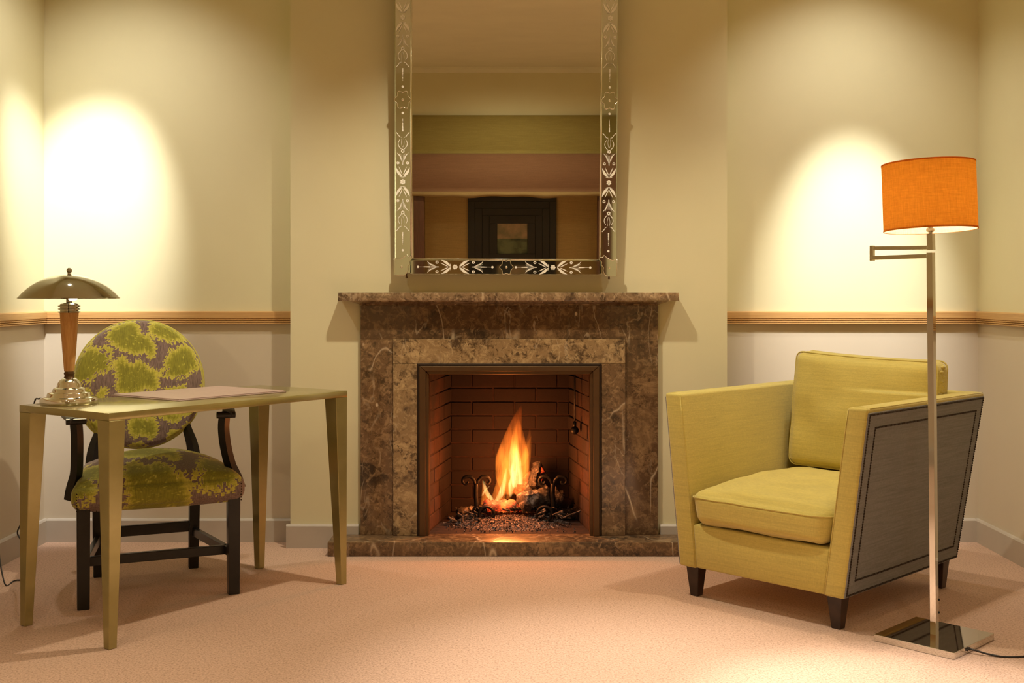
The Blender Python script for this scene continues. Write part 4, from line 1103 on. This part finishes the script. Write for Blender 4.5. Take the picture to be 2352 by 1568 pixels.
# grey side panels and nail heads
def sidept(sd_, a, z, off=.0):
    """a in 0..1 along depth, z height -> local"""
    t = (z-Z0)/(Z1-Z0); wo = AW+FLR*t if sd_ > 0 else -FLR*t
    return C(wo+sd_*off, DF*t+(AD+(DB-DF)*t)*a, z)
for sd_ in (1, -1):
    bm = bmesh.new(); zlo, zhi = Z0+.004, Z1-.014; a0, a1 = .006, .994
    inn = [sidept(sd_, a0, zlo, -.004), sidept(sd_, a1, zlo, -.004), sidept(sd_, a1, zhi, -.004), sidept(sd_, a0, zhi, -.004)]
    out_ = [sidept(sd_, a0, zlo, .003), sidept(sd_, a1, zlo, .003), sidept(sd_, a1, zhi, .003), sidept(sd_, a0, zhi, .003)]
    hexa(bm, inn+out_, .0015, 1); sp_ = finish('side_panel', bm, M['greyfab'], ac, 30); sp_['label'] = 'slate grey woven side panel'
    for nm, ins in (('outer_nailheads', .007), ('inner_nailheads', .052)):
        bm = bmesh.new(); Lz = .63; La = .86
        cs = [(a0+ins/La, zlo+ins), (a1-ins/La, zlo+ins), (a1-ins/La, zhi-ins), (a0+ins/La, zhi-ins)]
        for i in range(4):
            (aa, za), (ab, zb2) = cs[i], cs[(i+1) % 4]
            Lg = math.hypot((ab-aa)*La, zb2-za); n_ = int(Lg/.0088)
            for k in range(n_):
                t = k/n_; sphere(bm, sidept(sd_, aa+(ab-aa)*t, za+(zb2-za)*t, .0035), .0036, 6, 4)
        # dark braid under the nails
        tube(bm, [sidept(sd_, a, z, .003) for a, z in cs], .0022, 4, closed=True)
        o = finish(nm, bm, M['bronze_dark'], sp_, True); o['kind'] = 'stuff'
for fx, fy in ((.045, .045), (AW-.045, .045), (AW-.045, AD-.045), (.045, AD-.045)):
    p = C(fx, fy, 0); leg4('leg', (p.x, p.y), (p.x, p.y), 0, Z0+.012, .0165, .0285, M['wenge'], ac)

# ------------------------------------------------------------------ swing-arm floor lamp
bx_, by_ = 1.3595, 3.685
fl = tag(empty('floor_lamp', (bx_, by_, 0)), 'chrome swing-arm floor lamp with glowing orange drum shade and square base, right foreground', 'lamp')
e1 = Vector((-.1672*1.105, .1725*1.105, 0)); e2 = Vector((.186*1.105, .181*1.105, 0)); Ft = Vector((1.2204*1.105-bx_, .0012012*F*1.105-by_, 0))
bm = bmesh.new(); up = Vector((0, 0, .022))
hexa(bm, [Ft, Ft+e2, Ft+e1+e2, Ft+e1, Ft+up, Ft+e2+up, Ft+e1+e2+up, Ft+e1+up], .0012, 1); finish('base', bm, M['chrome'], fl, 30)
def sqbar(name, a, b, s, m=M['chrome'], parent=fl, rot=R(44), seg=1):
    a = Vector(a); b = Vector(b); t = (b-a).normalized(); ref = Vector((math.cos(rot), math.sin(rot), 0)) if abs(t.z) > .7 else Vector((0, 0, 1))
    n1 = (ref-t*ref.dot(t)).normalized(); n2 = t.cross(n1); h_ = s/2; c8 = []
    for p in (a, b): c8 += [p-n1*h_-n2*h_, p+n1*h_-n2*h_, p+n1*h_+n2*h_, p-n1*h_+n2*h_]
    bm = bmesh.new(); hexa(bm, c8, .001, 1); return finish(name, bm, m, parent, 30)
def LP(px, py, Y): p = P(px, py, Y); return Vector((p.x-bx_, p.y-by_, p.z))
ptop = LP(2138, 580, 3.685)
sqbar('pole', (0, 0, .021), ptop, .0205)
J = 3.835
jt, jb = LP(2003.5, 564, J), LP(2003.5, 599, J)
sqbar('elbow', jb, jt, .0135)
sqbar('lower_arm', LP(2003, 592.5, J), LP(2137, 587.5, 3.69), .0135)
sqbar('upper_arm', LP(2004, 570, J), LP(2136, 568.5, 3.69), .0125)
sqbar('upper_post', LP(2139, 574, 3.69), LP(2138, 537, 3.69), .0200)
lampc = LP(2137, 529, 3.69)
bm = bmesh.new(); lathe(bm, [(.006, -.018), (.006, -.006), (.013, -.003), (.013, .006), (.008, .009), (.008, .05)], 20); o = finish('socket', bm, M['nickel'], fl, 40, lampc)
shR = .1440; shH = .2165
sh = bmesh.new(); 
bm = bmesh.new(); lathe(bm, [(shR, 0), (shR, shH)], 96, cap=False); lathe(bm, [(shR+.0008, -.0006), (shR+.0008, .004), (shR-.0016, .004), (shR-.0016, -.0006), (shR+.0008, -.0006)], 96, cap=False)
lathe(bm, [(shR+.0008, shH-.004), (shR+.0008, shH+.0006), (shR-.0016, shH+.0006), (shR-.0016, shH-.004), (shR+.0008, shH-.004)], 96, cap=False)
shd = finish('lamp_shade', bm, M['shade'], fl, 40, lampc+Vector((0, 0, .000)))
shd['label'] = 'orange linen drum shade'
bm = bmesh.new(); lathe(bm, [(shR-.0025, .0005), (shR-.0025, shH-.0005)], 96, cap=False); sl = finish('shade_lining', bm, M['shade_in'], shd, True)
bm = bmesh.new(); 
for k in range(3):
    a = 2*math.pi*k/3+.4; tube(bm, [(0, 0, shH-.03), (.5*shR*math.cos(a), .5*shR*math.sin(a), shH-.015), ((shR-.003)*math.cos(a), (shR-.003)*math.sin(a), shH-.006)], .0018, 6)
lathe(bm, [(.012, shH-.033), (.012, shH-.027)], 16); finish('shade_spider', bm, M['nickel'], shd, True)
shd.rotation_euler = (R(-2.2), R(-1.3), 0)
bm = bmesh.new(); sphere(bm, (0, 0, .098), .028, 20, 14, (1, 1, 1.1)); finish('bulb', bm, M['bulb2'], fl, True, lampc)
for py in (1377, 1406):
    p = LP(2154, py, 3.672); bm = bmesh.new(); sphere(bm, p+Vector((.0035, 0, 0)), .0036, 8, 6); finish('screw', bm, M['iron'], fl, True)
q = [Ft+e2*.28+Vector((.004, .0, .012)), LP(2222, 1487, 3.56), LP(2240, 1492, 3.545), LP(2270, 1503, 3.53), LP(2305, 1511, 3.515), LP(2345, 1511, 3.515), LP(2400, 1500, 3.54)]
for i, zz_ in enumerate((.012, .014, .013, .006, .003, .003, .003)): q[i].z = zz_
bm = bmesh.new(); tube(bm, smoothpts(q, 6), .0030, 8); finish('cord', bm, M['cable'], fl, True)
bm = bmesh.new(); tube(bm, [q[1]+Vector((-.006, .003, 0)), q[1]+Vector((.008, -.004, 0))], .0055, 8); finish('cord_grip', bm, M['cable'], fl, True)
